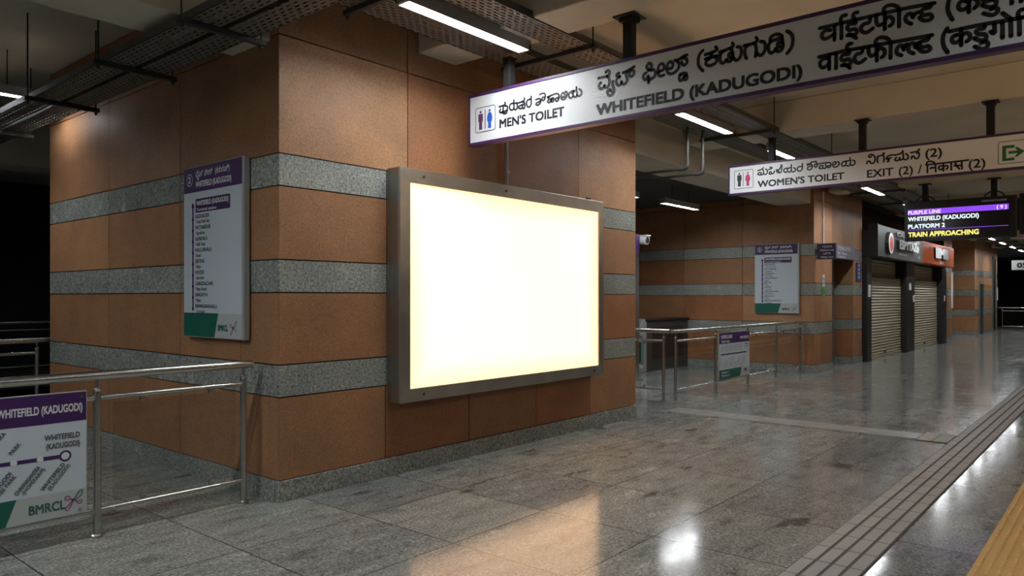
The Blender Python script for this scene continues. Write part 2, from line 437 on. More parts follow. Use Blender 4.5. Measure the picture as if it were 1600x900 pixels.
PLACE_SCRIPT = """-3414,3417 -3367,3416 -3326,3419 -3307,3433 -3306,3449 -3323,3462 -3342,3453;-3326,3416 -3309,3392 -3307,3355 -3320,3331 -3342,3327 -3354,3342;-3354,3345 -3363,3331 -3385,3324 -3406,3338 -3406,3362 -3389,3375;-3273,3367 -3275,3338 -3264,3300 -3270,3269 -3295,3253 -3320,3267 -3323,3294 -3304,3304 -3292,3291;-3215,3421 -3234,3414 -3234,3398 -3206,3390;-3206,3390 -3231,3379 -3240,3358 -3231,3330 -3212,3321 -3194,3334 -3191,3349;-3191,3338 -3176,3322 -3152,3326 -3137,3349 -3143,3376 -3149,3397 -3137,3418;-3176,3416 -3146,3420 -3116,3430 -3093,3438 -3072,3445;-3105,3427 -3075,3409 -3078,3384 -3093,3371 -3110,3377 -3118,3396 -3107,3412;-2942,3390 -2959,3416 -2948,3439 -2930,3442 -2914,3422 -2922,3399 -2942,3390;-2964,3374 -2985,3363 -2990,3341 -2976,3321 -2956,3325 -2947,3343;-2947,3341 -2936,3321 -2913,3319 -2890,3332 -2882,3361 -2893,3383 -2922,3386;-2939,3311 -2943,3292;-2851,3362 -2823,3364 -2806,3376 -2809,3406 -2829,3418 -2851,3405 -2859,3371 -2857,3346 -2837,3324 -2806,3326;-2768,3368 -2740,3367 -2729,3390 -2743,3415 -2765,3414 -2781,3386 -2781,3356 -2768,3333 -2740,3323 -2708,3331 -2681,3356 -2678,3384 -2691,3407;-2713,3419 -2686,3420 -2659,3427 -2638,3437 -2611,3441;-2654,3428 -2627,3420 -2611,3400 -2616,3377 -2635,3368 -2651,3379 -2655,3397;-2670,3304 -2643,3309 -2619,3302 -2616,3287 -2638,3284;-2666,3301 -2675,3281 -2670,3258 -2654,3257 -2638,3269;-2638,3269 -2630,3255 -2614,3257 -2611,3274 -2619,3285"""
PLACE_SCRIPT_END = """-2480,3447 -2506,3426 -2519,3386 -2514,3337 -2480,3294;-2462,3412 -2419,3415 -2379,3423 -2369,3435 -2381,3452;-2462,3379 -2419,3382 -2364,3382;-2419,3379 -2450,3364 -2457,3340 -2434,3323 -2404,3324 -2376,3337 -2371,3360 -2384,3382;-2411,3411 -2419,3379;-2349,3407 -2304,3412 -2260,3421 -2243,3431 -2250,3451;-2319,3408 -2341,3387 -2346,3350 -2334,3324 -2314,3322 -2296,3340;-2296,3340 -2282,3323 -2260,3325 -2250,3344;-2260,3346 -2277,3359 -2277,3378 -2260,3381 -2245,3371;-2260,3416 -2250,3381 -2245,3343;-2213,3415 -2189,3406 -2182,3372 -2189,3341 -2211,3320 -2230,3326 -2245,3348;-2161,3413 -2115,3412 -2078,3418 -2064,3431 -2073,3451;-2130,3411 -2153,3389 -2156,3352 -2144,3317;-2083,3414 -2073,3380 -2073,3344 -2078,3317;-2041,3416 -2017,3407 -2006,3379 -2011,3344 -2031,3319 -2055,3324 -2071,3348;-1972,3408 -1967,3429 -1940,3441 -1908,3436 -1890,3416 -1908,3407 -1940,3405 -1967,3398;-1967,3398 -1983,3379 -1983,3343 -1967,3319 -1944,3325 -1931,3345;-1931,3340 -1920,3320 -1895,3321 -1882,3348 -1886,3393 -1890,3421;-1906,3348 -1920,3365 -1913,3381 -1895,3377 -1882,3365;-1853,3446 -1824,3419 -1813,3377 -1824,3326 -1853,3292"""
HINDI_SCRIPT = """-1634,3415 -1508,3416 -1365,3417 -1227,3418 -1094,3417 -949,3409;-1537,3410 -1538,3313;-1562,3385 -1591,3392 -1616,3377 -1619,3352 -1601,3335 -1571,3341 -1539,3355;-1494,3416 -1494,3314;-1494,3416 -1499,3442 -1488,3462 -1464,3462;-1393,3462 -1414,3462 -1421,3444 -1409,3420;-1407,3420 -1405,3394 -1440,3398 -1457,3381 -1445,3358 -1412,3358 -1398,3337 -1412,3320 -1450,3332;-1457,3326 -1431,3320 -1402,3296;-1316,3410 -1323,3380 -1355,3377 -1372,3356 -1365,3330 -1337,3318 -1300,3337;-1281,3417 -1279,3369 -1263,3346 -1231,3358;-1229,3416 -1230,3313;-1229,3372 -1204,3388 -1182,3365 -1187,3337 -1202,3329;-1147,3415 -1147,3311;-1231,3417 -1236,3447 -1213,3461 -1182,3456 -1155,3437 -1144,3410;-1077,3311 -1103,3332 -1111,3356 -1098,3377 -1077,3374 -1068,3350;-1068,3355 -1055,3371 -1038,3376;-970,3404 -974,3389 -1008,3388 -1023,3372 -1008,3350 -974,3346 -962,3326 -974,3313 -1008,3316 -1032,3341;-1639,3222 -1557,3225 -1459,3227 -1318,3224 -1182,3221 -962,3215;-1571,3223 -1572,3126;-1581,3200 -1606,3205 -1629,3189 -1631,3163 -1614,3144 -1591,3150 -1572,3167;-1527,3224 -1528,3122;-1431,3267 -1452,3266 -1459,3245 -1445,3224;-1443,3224 -1447,3202 -1483,3202 -1496,3184 -1483,3166 -1450,3167 -1435,3146 -1447,3129 -1483,3139;-1493,3135 -1464,3130 -1440,3107;-1362,3222 -1369,3193 -1398,3189 -1412,3167 -1405,3140 -1379,3130 -1346,3148;-1327,3224 -1325,3181 -1309,3158 -1279,3171;-1277,3223 -1277,3121;-1277,3183 -1254,3198 -1231,3178 -1234,3149 -1249,3138;-1196,3222 -1196,3122;-1279,3223 -1284,3251 -1263,3267 -1236,3263 -1209,3245 -1195,3217;-1133,3126 -1155,3140 -1162,3163 -1149,3187 -1131,3188 -1120,3159;-1120,3167 -1109,3186 -1098,3186;-1064,3123 -1088,3140 -1094,3163 -1081,3187 -1062,3185 -1053,3159;-1053,3164 -1042,3181 -1032,3183;-981,3210 -985,3192 -1017,3189 -1032,3174 -1015,3153 -983,3151 -972,3132 -985,3121 -1017,3125 -1038,3149"""
HINDI_SCRIPT_END = """-866,3429 -878,3370 -873,3330 -853,3284;-779,3375 -796,3384 -812,3380 -822,3360 -816,3339 -796,3330 -769,3342;-767,3426 -767,3307;-766,3372 -746,3386 -723,3365 -723,3342 -739,3325;-649,3399 -654,3379 -681,3381 -694,3365 -678,3349 -646,3356;-643,3352 -628,3337 -633,3317 -655,3310 -681,3320 -699,3336;-655,3298 -636,3301 -620,3290 -627,3269 -652,3262 -692,3283;-552,3380 -552,3306;-508,3369 -508,3306;-836,3419 -681,3413 -481,3407;-880,3238 -900,3203 -904,3165 -897,3128 -878,3091;-870,3216 -779,3218 -681,3218 -586,3214 -493,3212;-826,3186 -846,3183 -856,3166 -849,3147 -832,3141 -809,3155;-807,3217 -807,3118;-806,3170 -786,3187 -764,3176 -762,3149 -779,3135;-686,3209 -691,3193 -717,3194 -730,3183 -717,3165 -687,3157 -678,3137 -687,3124 -713,3128 -739,3147;-704,3109 -687,3113 -670,3101 -675,3080 -700,3072 -736,3095;-638,3207 -636,3158 -646,3155 -655,3166;-598,3207 -597,3117;-558,3211 -556,3117;-597,3261 -558,3218;-516,3215 -515,3115;-519,3212 -522,3239 -512,3255 -493,3258"""
WOMEN_SCRIPT = """-4037,3364 -3982,3376 -3959,3396;-4037,3311 -4018,3335 -3991,3328 -4000,3302 -4027,3305 -4037,3320;-4000,3304 -3973,3299 -3955,3333 -3966,3370;-3928,3374 -3905,3354 -3905,3319 -3928,3299 -3957,3311;-3883,3361 -3838,3373 -3847,3390 -3869,3387;-3878,3303 -3869,3328 -3847,3321 -3847,3299 -3874,3298;-3847,3299 -3816,3302 -3803,3334;-3776,3349 -3741,3319 -3763,3308 -3772,3335 -3732,3353 -3714,3386 -3697,3392 -3714,3408;-3741,3301 -3714,3307 -3699,3371;-3575,3392 -3571,3356;-3610,3352 -3662,3349 -3675,3320 -3653,3296 -3627,3310 -3627,3341;-3623,3306 -3593,3294 -3574,3326 -3578,3355 -3614,3348;-3541,3349 -3520,3329 -3524,3303 -3550,3293 -3574,3309;-3426,3392 -3426,3357;-3430,3355 -3481,3351 -3494,3317 -3473,3294 -3443,3299 -3426,3327 -3426,3357;-3363,3376 -3313,3378;-3361,3358 -3309,3369 -3296,3330 -3321,3298 -3355,3306 -3355,3332 -3296,3347;-3317,3396 -3247,3400;-3251,3392 -3230,3356 -3247,3324 -3267,3335 -3263,3360 -3230,3360;-3214,3363 -3173,3366;-3206,3311 -3197,3335 -3165,3336;-3206,3301 -3173,3297 -3157,3331;-3157,3297 -3124,3297 -3124,3348;-3165,3365 -3100,3366 -3059,3353 -3063,3312 -3092,3298 -3104,3320 -3067,3325;-3015,3327 -2995,3337 -3003,3363 -3027,3358 -3035,3321 -3015,3296 -2979,3302 -2955,3328 -2963,3359 -2979,3360;-2822,3396 -2818,3366;-2853,3358 -2900,3355 -2924,3333 -2916,3303 -2884,3300 -2869,3331 -2876,3357;-2865,3301 -2837,3294 -2816,3325 -2820,3362 -2861,3355;-2791,3363 -2763,3343 -2767,3307 -2798,3294 -2816,3307"""
EXIT_SCRIPT = """-2618,3298 -2610,3325 -2584,3322 -2576,3301 -2546,3293 -2524,3323 -2527,3372 -2554,3404 -2584,3407 -2599,3389 -2584,3371 -2565,3385;-2498,3372 -2434,3385 -2416,3399 -2427,3408;-2483,3375 -2498,3336 -2490,3295;-2431,3384 -2418,3343 -2423,3295;-2317,3372 -2368,3365 -2387,3347 -2376,3321 -2361,3316;-2394,3332 -2339,3337;-2381,3294 -2367,3296 -2372,3321;-2303,3364 -2245,3373 -2205,3392 -2209,3408;-2277,3333 -2295,3308 -2274,3293 -2245,3306 -2241,3329;-2245,3302 -2216,3298 -2198,3332 -2209,3385;-2173,3368 -2148,3341 -2148,3306 -2173,3293 -2200,3308;-2116,3373 -2060,3378 -2025,3389 -2028,3405;-2109,3297 -2102,3328 -2081,3321 -2067,3296 -2039,3297 -2025,3326 -2028,3362 -2053,3357;-1952,3205 -1758,3205 -1507,3210;-1935,3203 -1935,3109;-1938,3203 -1942,3231 -1914,3243 -1873,3230 -1849,3200;-1849,3200 -1846,3108;-1849,3158 -1887,3162 -1904,3149 -1890,3167;-1778,3173 -1809,3169 -1812,3142 -1792,3128 -1765,3148;-1765,3202 -1765,3110;-1761,3160 -1731,3171 -1718,3147 -1734,3126;-1684,3200 -1683,3113;-1641,3199 -1635,3168 -1655,3159 -1605,3157;-1628,3156 -1599,3115;-1576,3199 -1572,3112;-1605,3156 -1572,3157"""
# ------------------------------------------------------------------ the setting
FRONT = 5.10      # plane of the clad fronts along the platform
CEIL = 4.28
ROWS = [(0.0, 0.165, 'base'), (0.165, 0.814, 'o'), (0.814, 1.068, 'g'), (1.068, 1.635, 'o'), (1.635, 1.894, 'g'),
        (1.894, 2.471, 'o'), (2.471, 2.724, 'g'), (2.724, 3.652, 'o'), (3.652, CEIL, 'o')]
TINTS = {'tan': (1.15, 1.18, 1.20), 'mid': (1.0, 1.0, 1.0), 'deep': (0.86, 0.74, 0.66), 'red': (0.98, 0.84, 0.76), 'brown': (0.80, 0.80, 0.80)}
def tint_for(kind, want=None):
    if kind == 'g':
        k = random.uniform(0.88, 1.12); return (k, k, k)
    b = TINTS[want or random.choice(['tan', 'mid', 'deep', 'red', 'mid'])]
    k = random.uniform(0.95, 1.05)
    return tuple(c * k for c in b)
def clad(mb, axis, plane, side, lo, hi, joints, picks=None, gap=0.010, th=0.03, top=CEIL, cap_lo=0.0, cap_hi=0.0):
    """slabs fixed in front of a wall. axis 0: face at y = plane running along x; axis 1: face at x = plane running along y. side -1: looks to the minus side"""
    for ri, (z0, z1, kind) in enumerate(ROWS):
        if kind == 'base' or z0 >= top: continue
        z1 = min(z1, top)
        js = joints(ri) if callable(joints) else joints
        cuts = [lo] + [j for j in js if lo < j < hi] + [hi]
        for i, (a, b) in enumerate(zip(cuts, cuts[1:])):
            a2, b2 = a + (gap/2 if i else cap_lo), b - (gap/2 if i < len(cuts) - 2 else cap_hi)
            t = tint_for(kind, picks.get((ri, i)) if picks else None)
            mi = 0 if kind == 'o' else 1
            if axis == 0: mb.box((a2, plane, z0 + gap/2), (b2, plane - side*th, z1 - gap/2), mi, t)
            else: mb.box((plane, a2, z0 + gap/2), (plane - side*th, b2, z1 - gap/2), mi, t)
WALLM = ['terracotta_stone', 'grey_granite', 'joint']

# floor
mb = MB(); mb.box((-8, -1.2, -0.25), (48, 10.25, 0)); mb.box((8.3, 10.25, -0.25), (16.2, 12.2, 0))
struct(mb.build('floor', 'floor_granite'))
mb = MB(); mb.box((-8, 17.2, -0.25), (16, 20, 0)); struct(mb.build('floor_beyond_gap', 'dark_void'))
mb = MB(); mb.box((-8, 20, -1.3), (60, 20.2, CEIL)); struct(mb.build('wall_black_backdrop', 'dark_void'))  # near-black backdrop added so the left opening stays dark
mb = MB(); mb.box((59.8, -9, -1.3), (60, 20, CEIL)); struct(mb.build('wall_end_backdrop', 'dark_void'))  # added backdrop that closes the far end in black
mb = MB(); mb.box((-8, -9, -1.45), (60, -1.8, -1.3)); struct(mb.build('floor_track_bed', 'dark_void'))
mb = MB(); mb.box((-8, 10.25, -1.45), (8.3, 17.2, -1.3)); struct(mb.build('floor_gap_bed', 'dark_void'))
mb = MB(); mb.box((-8, -1.8, -1.35), (60, -1.2, -0.25)); struct(mb.build('wall_platform_edge', 'dark_void'))
# ceiling slab and its beams
mb = MB(); mb.box((-8, -4, CEIL), (60, 20, CEIL + 0.2)); struct(mb.build('ceiling', 'concrete'))
def beam(name, a, b):
    mb = MB(); mb.box(a, b); return struct(mb.build(name, 'concrete', bevel=0.015))
beam('ceiling_beam', (-8, 5.22, 3.62), (3.24, 5.80, CEIL))
for i, x0 in enumerate((4.70, 10.12, 16.72, 22.6, 28.5, 34.4, 40.3)):
    beam('ceiling_beam', (x0, -4, 3.87), (x0 + (0.5 if i == 0 else 0.6), 5.115, CEIL))
beam('ceiling_beam', (-1.2, -4, 3.87), (-0.7, 5.22, CEIL))
beam('ceiling_beam', (8.57, 5.22, 3.56), (15.93, 5.92, CEIL))          # over the gate opening
beam('ceiling_beam', (-8, 12.0, 3.45), (8, 12.6, CEIL))

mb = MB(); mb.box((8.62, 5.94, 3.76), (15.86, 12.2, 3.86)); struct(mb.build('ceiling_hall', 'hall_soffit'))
# near block
mb = MB()
mb.box((3.265, 5.135, 0), (8.565, 10.0, CEIL), 2)
def j_front(ri):
    if ri >= 7: return [4.564, 5.92, 7.281]
    if ri == 1: return [4.299, 5.38, 6.465, 7.525]
    return [4.314, 5.45, 6.5, 7.56]
picks = {(7,0):'tan',(7,1):'red',(7,2):'deep',(7,3):'tan',(8,0):'brown',(8,1):'brown',(8,2):'deep',(8,3):'mid',
         (5,0):'mid',(3,0):'mid',(1,0):'mid',(1,1):'deep',(1,2):'brown',(1,3):'deep',(1,4):'mid',(5,4):'mid',(3,4):'red',(5,3):'red'}
clad(mb, 0, FRONT, -1, 3.232, 8.598, j_front, picks, cap_lo=0.002)
clad(mb, 1, 3.23, -1, 5.102, 10.02, lambda ri: [5.66, 6.708, 8.301] if ri < 7 else [6.708, 8.301],
     {(7,0):'brown',(7,1):'mid',(7,2):'mid',(8,0):'brown',(5,0):'mid',(3,0):'mid',(1,0):'mid',(5,1):'mid',(5,2):'mid',(3,1):'mid',(5,3):'tan',(3,2):'mid',(3,3):'mid',(1,1):'mid',(1,2):'mid',(1,3):'mid'}, cap_lo=0.002)
clad(mb, 1, 8.60, 1, 5.135, 10.0, [6.5, 8.2])
struct(mb.build('wall_near', WALLM))
mb = MB()
random.seed(3)
xs = [3.222, 4.25, 5.45, 6.6, 7.6, 8.612]
for a, b in zip(xs, xs[1:]): mb.box((a + 0.001, 5.086, 0), (b - 0.001, 5.135, 0.163), 0, (0.85 + random.random()*0.2,)*3)
ys = [5.137, 6.3, 7.5, 8.7, 10.03]
for a, b in zip(ys, ys[1:]): mb.box((3.216, a, 0), (3.265, b - 0.002, 0.163), 0, (0.85 + random.random()*0.2,)*3)
struct(mb.build('baseboard_near', 'grey_granite', bevel=0.004))

# far block: side face of the gate hall, front, toilet entrance and the strip beside the kiosk
random.seed(11)
XW = 15.90
mb = MB()
mb.box((XW + 0.03, 5.18, 0), (17.08, 12.2, CEIL), 2)
clad(mb, 1, XW, -1, 5.152, 12.0, [6.70, 8.12, 9.6, 11], {(7,0):'mid',(7,1):'mid',(7,2):'mid',(8,0):'brown',(8,1):'brown'})
clad(mb, 0, 5.15, -1, XW + 0.002, 17.1, [16.35], {(7,0):'tan',(5,0):'tan',(7,1):'tan',(5,1):'mid'})
mb.box((18.73, 5.18, 0), (19.45, 5.95, CEIL), 2)
clad(mb, 1, 18.70, -1, 5.152, 5.9, [], {(7,0):'brown'})
clad(mb, 0, 5.15, -1, 18.702, 19.45, [])
mb.box((17.08, 5.9, 0), (18.73, 5.95, CEIL), 2)
mb.box((17.1, 5.17, 2.78), (18.7, 5.9, CEIL), 2)
clad(mb, 0, 5.15, -1, 17.1, 18.7, [17.9], top=CEIL) if False else None
for (z0, z1, k) in ((2.78, 3.652, 'o'), (3.652, CEIL, 'o')):
    mb.box((17.102, 5.15, z0), (17.9, 5.18, z1 - 0.004), 0, TINTS['brown']); mb.box((17.904, 5.15, z0), (18.698, 5.18, z1 - 0.004), 0, TINTS['brown'])
struct(mb.build('wall_far', WALLM))
mb = MB()
mb.box((XW - 0.014, 5.136, 0), (XW + 0.03, 12.0, 0.163)); mb.box((XW + 0.03, 5.136, 0), (17.1, 5.18, 0.163))
mb.box((18.686, 5.136, 0), (18.73, 5.9, 0.163)); mb.box((18.73, 5.136, 0), (19.44, 5.18, 0.163))
struct(mb.build('baseboard_far', 'grey_granite', bevel=0.004))

# end block beyond the kiosk
random.seed(5)
mb = MB()
mb.box((19.47, 5.78, 0), (29.6, 6.0, CEIL), 2)
struct(mb.build('wall_kiosk_back', WALLM))
mb = MB()
mb.box((29.68, 5.18, 0), (31.1, 6.0, CEIL), 2); clad(mb, 0, 5.15, -1, 29.65, 31.1, [], {(7,0):'mid'})
struct(mb.build('wall_kiosk_side', WALLM))
mb = MB()
mb.box((31.1, 6.3, 0), (36.1, 6.5, CEIL), 2); clad(mb, 0, 6.27, -1, 31.1, 36.0, [32.4, 33.8, 35])
mb.box((31.1, 5.9, 0), (31.14, 6.3, CEIL), 2)
mb.box((36.1, 5.18, 0), (42.6, 12, CEIL), 2)
clad(mb, 1, 36.07, -1, 5.152, 6.27, [])
clad(mb, 0, 5.15, -1, 36.072, 42.6, [37.0, 38.3, 39.6, 41], {(r, i): 'tan' for r in range(9) for i in range(5)})
struct(mb.build('wall_end', WALLM))
mb = MB()
mb.box((36.05, 5.136, 0), (36.1, 6.27, 0.163)); mb.box((36.1, 5.136, 0), (42.6, 5.18, 0.163)); mb.box((29.65, 5.136, 0), (31.1, 5.18, 0.163)); mb.box((31.1, 6.25, 0), (36.05, 6.3, 0.163))
struct(mb.build('baseboard_end', 'grey_granite'))
# dark door slots let into the end block
for i, (x0, x1, zt) in enumerate(((37.1, 38.2, 2.15), (40.9, 41.9, 3.4))):
    mb = MB(); mb.box((x0, 5.10, 0), (x0 + 0.08, 5.16, zt)); mb.box((x1 - 0.08, 5.10, 0), (x1, 5.16, zt)); mb.box((x0, 5.10, zt), (x1, 5.16, zt + 0.08))
    d = struct(mb.build('door_%d' % (i + 2), 'door_grey'))
    mb = MB(); mb.box((x0 + 0.08, 5.125, 0.02), (x1 - 0.08, 5.148, zt)); mb.build('leaf', 'kiosk_dark' if i else 'gate_grey', d)
# entrance beside the far block: door leaf set deep in its opening
mb = MB(); mb.box((17.1, 5.5, 0), (17.22, 5.62, 2.5)); mb.box((18.3, 5.5, 0), (18.42, 5.62, 2.5)); mb.box((17.22, 5.5, 2.38), (18.3, 5.62, 2.5))
d1 = struct(mb.build('door_1', 'door_grey', bevel=0.005))
mb = MB(); mb.box((17.22, 5.56, 0.02), (18.3, 5.6, 2.38)); leaf = mb.build('leaf', 'kiosk_dark', d1)
mb = MB(); mb.tube([(17.34, 5.53, 0.95), (17.34, 5.53, 1.25)], 0.014); mb.box((17.33, 5.53, 0.96), (17.35, 5.565, 0.98)); mb.box((17.33, 5.53, 1.22), (17.35, 5.565, 1.24)); mb.build('door_handle', 'steel', d1)

# tactile paving, pale strip
def paving():
    mb = MB()
    y0, w = 1.20, 0.37
    mb.box((-2, y0, 0.0005), (44, y0 + w, 0.006), 1)
    nb = 4; pitch = w / nb; L = 0.30
    x = -2.0; k = 0
    while x < 44:
        for j in range(nb):
            mb.box((x + 0.005, y0 + j*pitch + 0.010, 0.004), (x + L - 0.005, y0 + (j+1)*pitch - 0.010, 0.0105), 0)
        x += L; k += 1
    mb.box((9.23, y0 + w, 0.0005), (9.83, y0 + w + 0.32, 0.006), 1)
    for a in range(2):
        for j in range(6):
            mb.box((9.235 + j*0.098, y0 + w + 0.008 + a*0.155, 0.004), (9.235 + j*0.098 + 0.082, y0 + w + a*0.155 + 0.150, 0.0105), 0)
    return struct(mb.build('trim_tactile_guide', ['tactile_grey', 'tactile_gap']))
paving()
mb = MB()
x = -2.0
while x < 44:
    mb.box((x + 0.002, 0.14, 0.0005), (x + 0.398, 0.74, 0.008)); x += 0.4
for ix in range(int(7.6 / 0.06)):
    for iy in range(11):
        cx, cy = 1.8 + ix * 0.06, 0.17 + iy * 0.054
        ring = [(cx + 0.023*math.cos(a*math.pi/3), cy + 0.014*math.sin(a*math.pi/3), 0.008) for a in range(6)]
        topr = [(cx + 0.011*math.cos(a*math.pi/3), cy + 0.007*math.sin(a*math.pi/3), 0.016) for a in range(6)]
        mb.add(ring + topr, [(a, (a+1) % 6, 6 + (a+1) % 6, 6 + a) for a in range(6)] + [tuple(range(6, 12))])
struct(mb.build('trim_warning_strip', 'tactile_yellow'))
mb = MB(); y = 1.9
while y < 5.0:
    mb.box((9.33, y, 0.0005), (9.73, min(y + 0.93, 5.05) - 0.003, 0.0015)); y += 0.93
struct(mb.build('trim_pale_strip', 'pale_strip'))

# ------------------------------------------------------------------ lightbox on the near block
lb = thing('lightbox', 'large glowing blank advertising lightbox in a brushed steel frame on the near clad block', 'lightbox', (4.321, FRONT, 0.66))
X0, X1, Z0, Z1, YB = 4.321, 7.56, 0.664, 2.746, 4.937
fy = face_y(YB)
mb = MB()
mb.box((X0, YB + 0.012, Z0), (X1, 5.099, Z1)); mb.build('body', 'box_steel_darkened', lb, bevel=0.006)
ix0, ix1, iz0, iz1 = 4.440, 7.452, 0.782, 2.617
def bar(poly):
    mb = MB(); mb.prism(poly, fy, -0.011, 0.012); return mb.build('frame_bar', 'box_steel', lb, bevel=0.002)
bar([(X0, Z0), (X1, Z0), (ix1, iz0), (ix0, iz0)]); bar([(X1, Z0), (X1, Z1), (ix1, iz1), (ix1, iz0)])
bar([(X1, Z1), (X0, Z1), (ix0, iz1), (ix1, iz1)]); bar([(X0, Z1), (X0, Z0), (ix0, iz0), (ix0, iz1)])
mb = MB(); mb.box((ix0 - 0.02, YB + 0.002, iz0 - 0.02), (ix1 + 0.02, YB + 0.0115, iz1 + 0.02)); mb.build('light_panel', 'lightbox_glow', lb)
for (u, v) in ((4.60, 2.685), (5.75, 2.685), (4.60, 0.722), (7.35, 0.722)):
    mb = MB(); mb.tube([(u, YB - 0.018, v), (u, YB - 0.010, v)], 0.012, 10); mb.build('screw', 'rod_metal', lb)
mb = MB(); mb.tube([(7.30, 4.99, 2.742), (7.30, 4.99, 2.775), (7.36, 4.99, 2.775)], 0.012, 8); mb.build('latch', 'rod_metal', lb)

cp = thing('conduit_pipe', 'grey conduit pipe running down the clad wall into the top of the glowing lightbox', 'pipe', (5.93, 5.07, 2.75))
mb = MB(); mb.tube([(5.93, 5.07, 2.748), (5.93, 5.07, 4.2)], 0.014, 10); mb.build('pipe', 'grey_pipe', cp, smooth=True)
for z in (2.9, 3.6): 
    mb = MB(); mb.box((5.905, 5.052, z), (5.955, 5.1, z + 0.03)); mb.build('clip', 'grey_pipe', cp)

# ------------------------------------------------------------------ hanging direction signs
def person(mb, u, v0, v1, fn, mi, woman=False):
    h = v1 - v0; s = h
    disc(mb, u, v1 - 0.075*s, 0.07*s, fn, mi=mi)
    if woman:
        body = [(-.07,.83),(.07,.83),(.15,.70),(.185,.50),(.15,.36),(.10,.33),(.10,0),(-.10,0),(-.10,.33),(-.15,.36),(-.185,.50),(-.15,.70)]
    else:
        body = [(-.13,.83),(.13,.83),(.165,.78),(.165,.42),(.11,.42),(.11,0),(-.11,0),(-.11,.42),(-.165,.42),(-.165,.78)]
    mb.flat([(u + a*s, v0 + b*s) for a, b in body], fn, 0.002, mi)
def hanging_sign(name, label, xf, y_left, y_right, z0, z1, posts):
    t = thing(name, label, 'sign', (xf, (y_left + y_right) / 2, z0))
    fr = 0.028; d = 0.09; xb = xf + d
    mb = MB(); mb.box((xf + 0.006, y_right + 0.01, z0 + 0.012), (xb - 0.006, y_left - 0.01, z1 - 0.012)); mb.build('panel', 'sign_white', t)
    for (ya, yb, za, zb) in ((y_right, y_left, z0, z0 + fr), (y_right, y_left, z1 - fr, z1), (y_left - fr*0.7, y_left, z0 + fr, z1 - fr), (y_right, y_right + fr*0.7, z0 + fr, z1 - fr)):
        mb = MB(); mb.box((xf, ya, za), (xb, yb, zb)); mb.build('frame_bar', 'frame_purple', t, bevel=0.004)
    for (y, zt, wide) in posts:
        mb = MB(); mb.box((xf + d/2 - 0.04, y - 0.04, z1 - 0.001), (xf + d/2 + 0.04, y + 0.04, zt)); po = mb.build('post', 'post_black', t, bevel=0.004)
        mb = MB(); mb.box((xf + d/2 - wide, y - wide, zt - 0.012), (xf + d/2 + wide, y + wide, zt)); mb.box((xf + d/2 - wide*.62, y - wide*.62, zt - 0.045), (xf + d/2 + wide*.62, y + wide*.62, zt - 0.012)); mb.build('flange', 'post_black', po, bevel=0.003)
    return t
SX1 = 5.155
s1 = hanging_sign('hanging_sign', 'long white purple framed hanging sign pointing to the men\'s toilet and one terminus', SX1, 4.895, 0.15, 3.043, 3.53, ((4.42, 3.80, 0.05), (3.14, 3.868, 0.10), (0.9, 3.868, 0.10)))
f1 = face_x(SX1 + 0.006)
mb = MB(); script(mb, TOILET_SCRIPT, 0.0185, f1); put_text(mb, "MEN'S TOILET", -4.504, 3.160, 0.082, f1, width=0.741, bold=0.032)
mb.build('lettering', 'black_ink', s1)
mb = MB(); script(mb, PLACE_SCRIPT, 0.025, f1); script(mb, PLACE_SCRIPT_END, 0.0255, f1); put_text(mb, 'WHITEFIELD (KADUGODI)', -3.436, 3.108, 0.092, f1, width=1.689, bold=0.036)
script(mb, HINDI_SCRIPT, 0.025, f1); script(mb, HINDI_SCRIPT_END, 0.025, f1)
mb.build('lettering', 'black_ink', s1)
mb = MB(); outline(mb, -4.807, 3.155, -4.553, 3.393, 0.025, 0.007, f1, mi=0); mb.rect(-4.688, 3.185, -4.678, 3.362, f1, 0.002, 1)
person(mb, -4.741, 3.182, 3.361, f1, 2); person(mb, -4.626, 3.182, 3.361, f1, 3, True)
mb.build('pictogram', ['grey_ink', 'grey_ink', 'figure_purple', 'figure_blue'], s1)

SX2 = 10.105
s2 = hanging_sign('hanging_sign', 'shorter purple framed hanging sign reading EXIT (2) with a green arrow and women\'s toilet', SX2, 4.468, 0.62, 3.05, 3.475, ((3.85, 3.80, 0.05), (2.68, 3.868, 0.085), (1.29, 3.868, 0.085)))
f2 = face_x(SX2 + 0.006)
mb = MB(); script(mb, WOMEN_SCRIPT, 0.019, f2); put_text(mb, "WOMEN'S TOILET", -4.041, 3.126, 0.093, f2, width=1.149, bold=0.03)
mb.build('lettering', 'black_ink', s2)
mb = MB(); script(mb, EXIT_SCRIPT, 0.021, f2)
put_text(mb, 'EXIT', -2.618, 3.114, 0.100, f2, width=0.308, bold=0.02); put_text(mb, '(2)', -2.252, 3.112, 0.100, f2, width=0.160, bold=0.018); put_text(mb, '/', -2.039, 3.105, 0.108, f2, width=0.045)
put_text(mb, '(2)', -1.959, 3.290, 0.105, f2, width=0.181, bold=0.022); put_text(mb, '(2)', -1.507, 3.110, 0.103, f2, width=0.171, bold=0.018)
mb.build('lettering', 'black_ink', s2)
mb = MB(); outline(mb, -4.382, 3.134, -4.101, 3.396, 0.022, 0.007, f2, mi=0); mb.rect(-4.253, 3.166, -4.245, 3.362, f2, 0.002, 0)
person(mb, -4.305, 3.168, 3.362, f2, 1); person(mb, -4.182, 3.166, 3.362, f2, 2, True)
mb.build('pictogram', ['grey_ink', 'figure_dark', 'figure_pink'], s2)
mb = MB(); outline(mb, -1.214, 3.123, -0.87, 3.381, 0.02, 0.006, f2, mi=1)
mb.rect(-1.173, 3.155, -1.137, 3.331, f2, 0.002, 0); mb.rect(-1.137, 3.298, -1.057, 3.331, f2, 0.002, 0); mb.rect(-1.137, 3.155, -1.057, 3.186, f2, 0.002, 0)
mb.rect(-1.113, 3.232, -1.02, 3.262, f2, 0.002, 0)
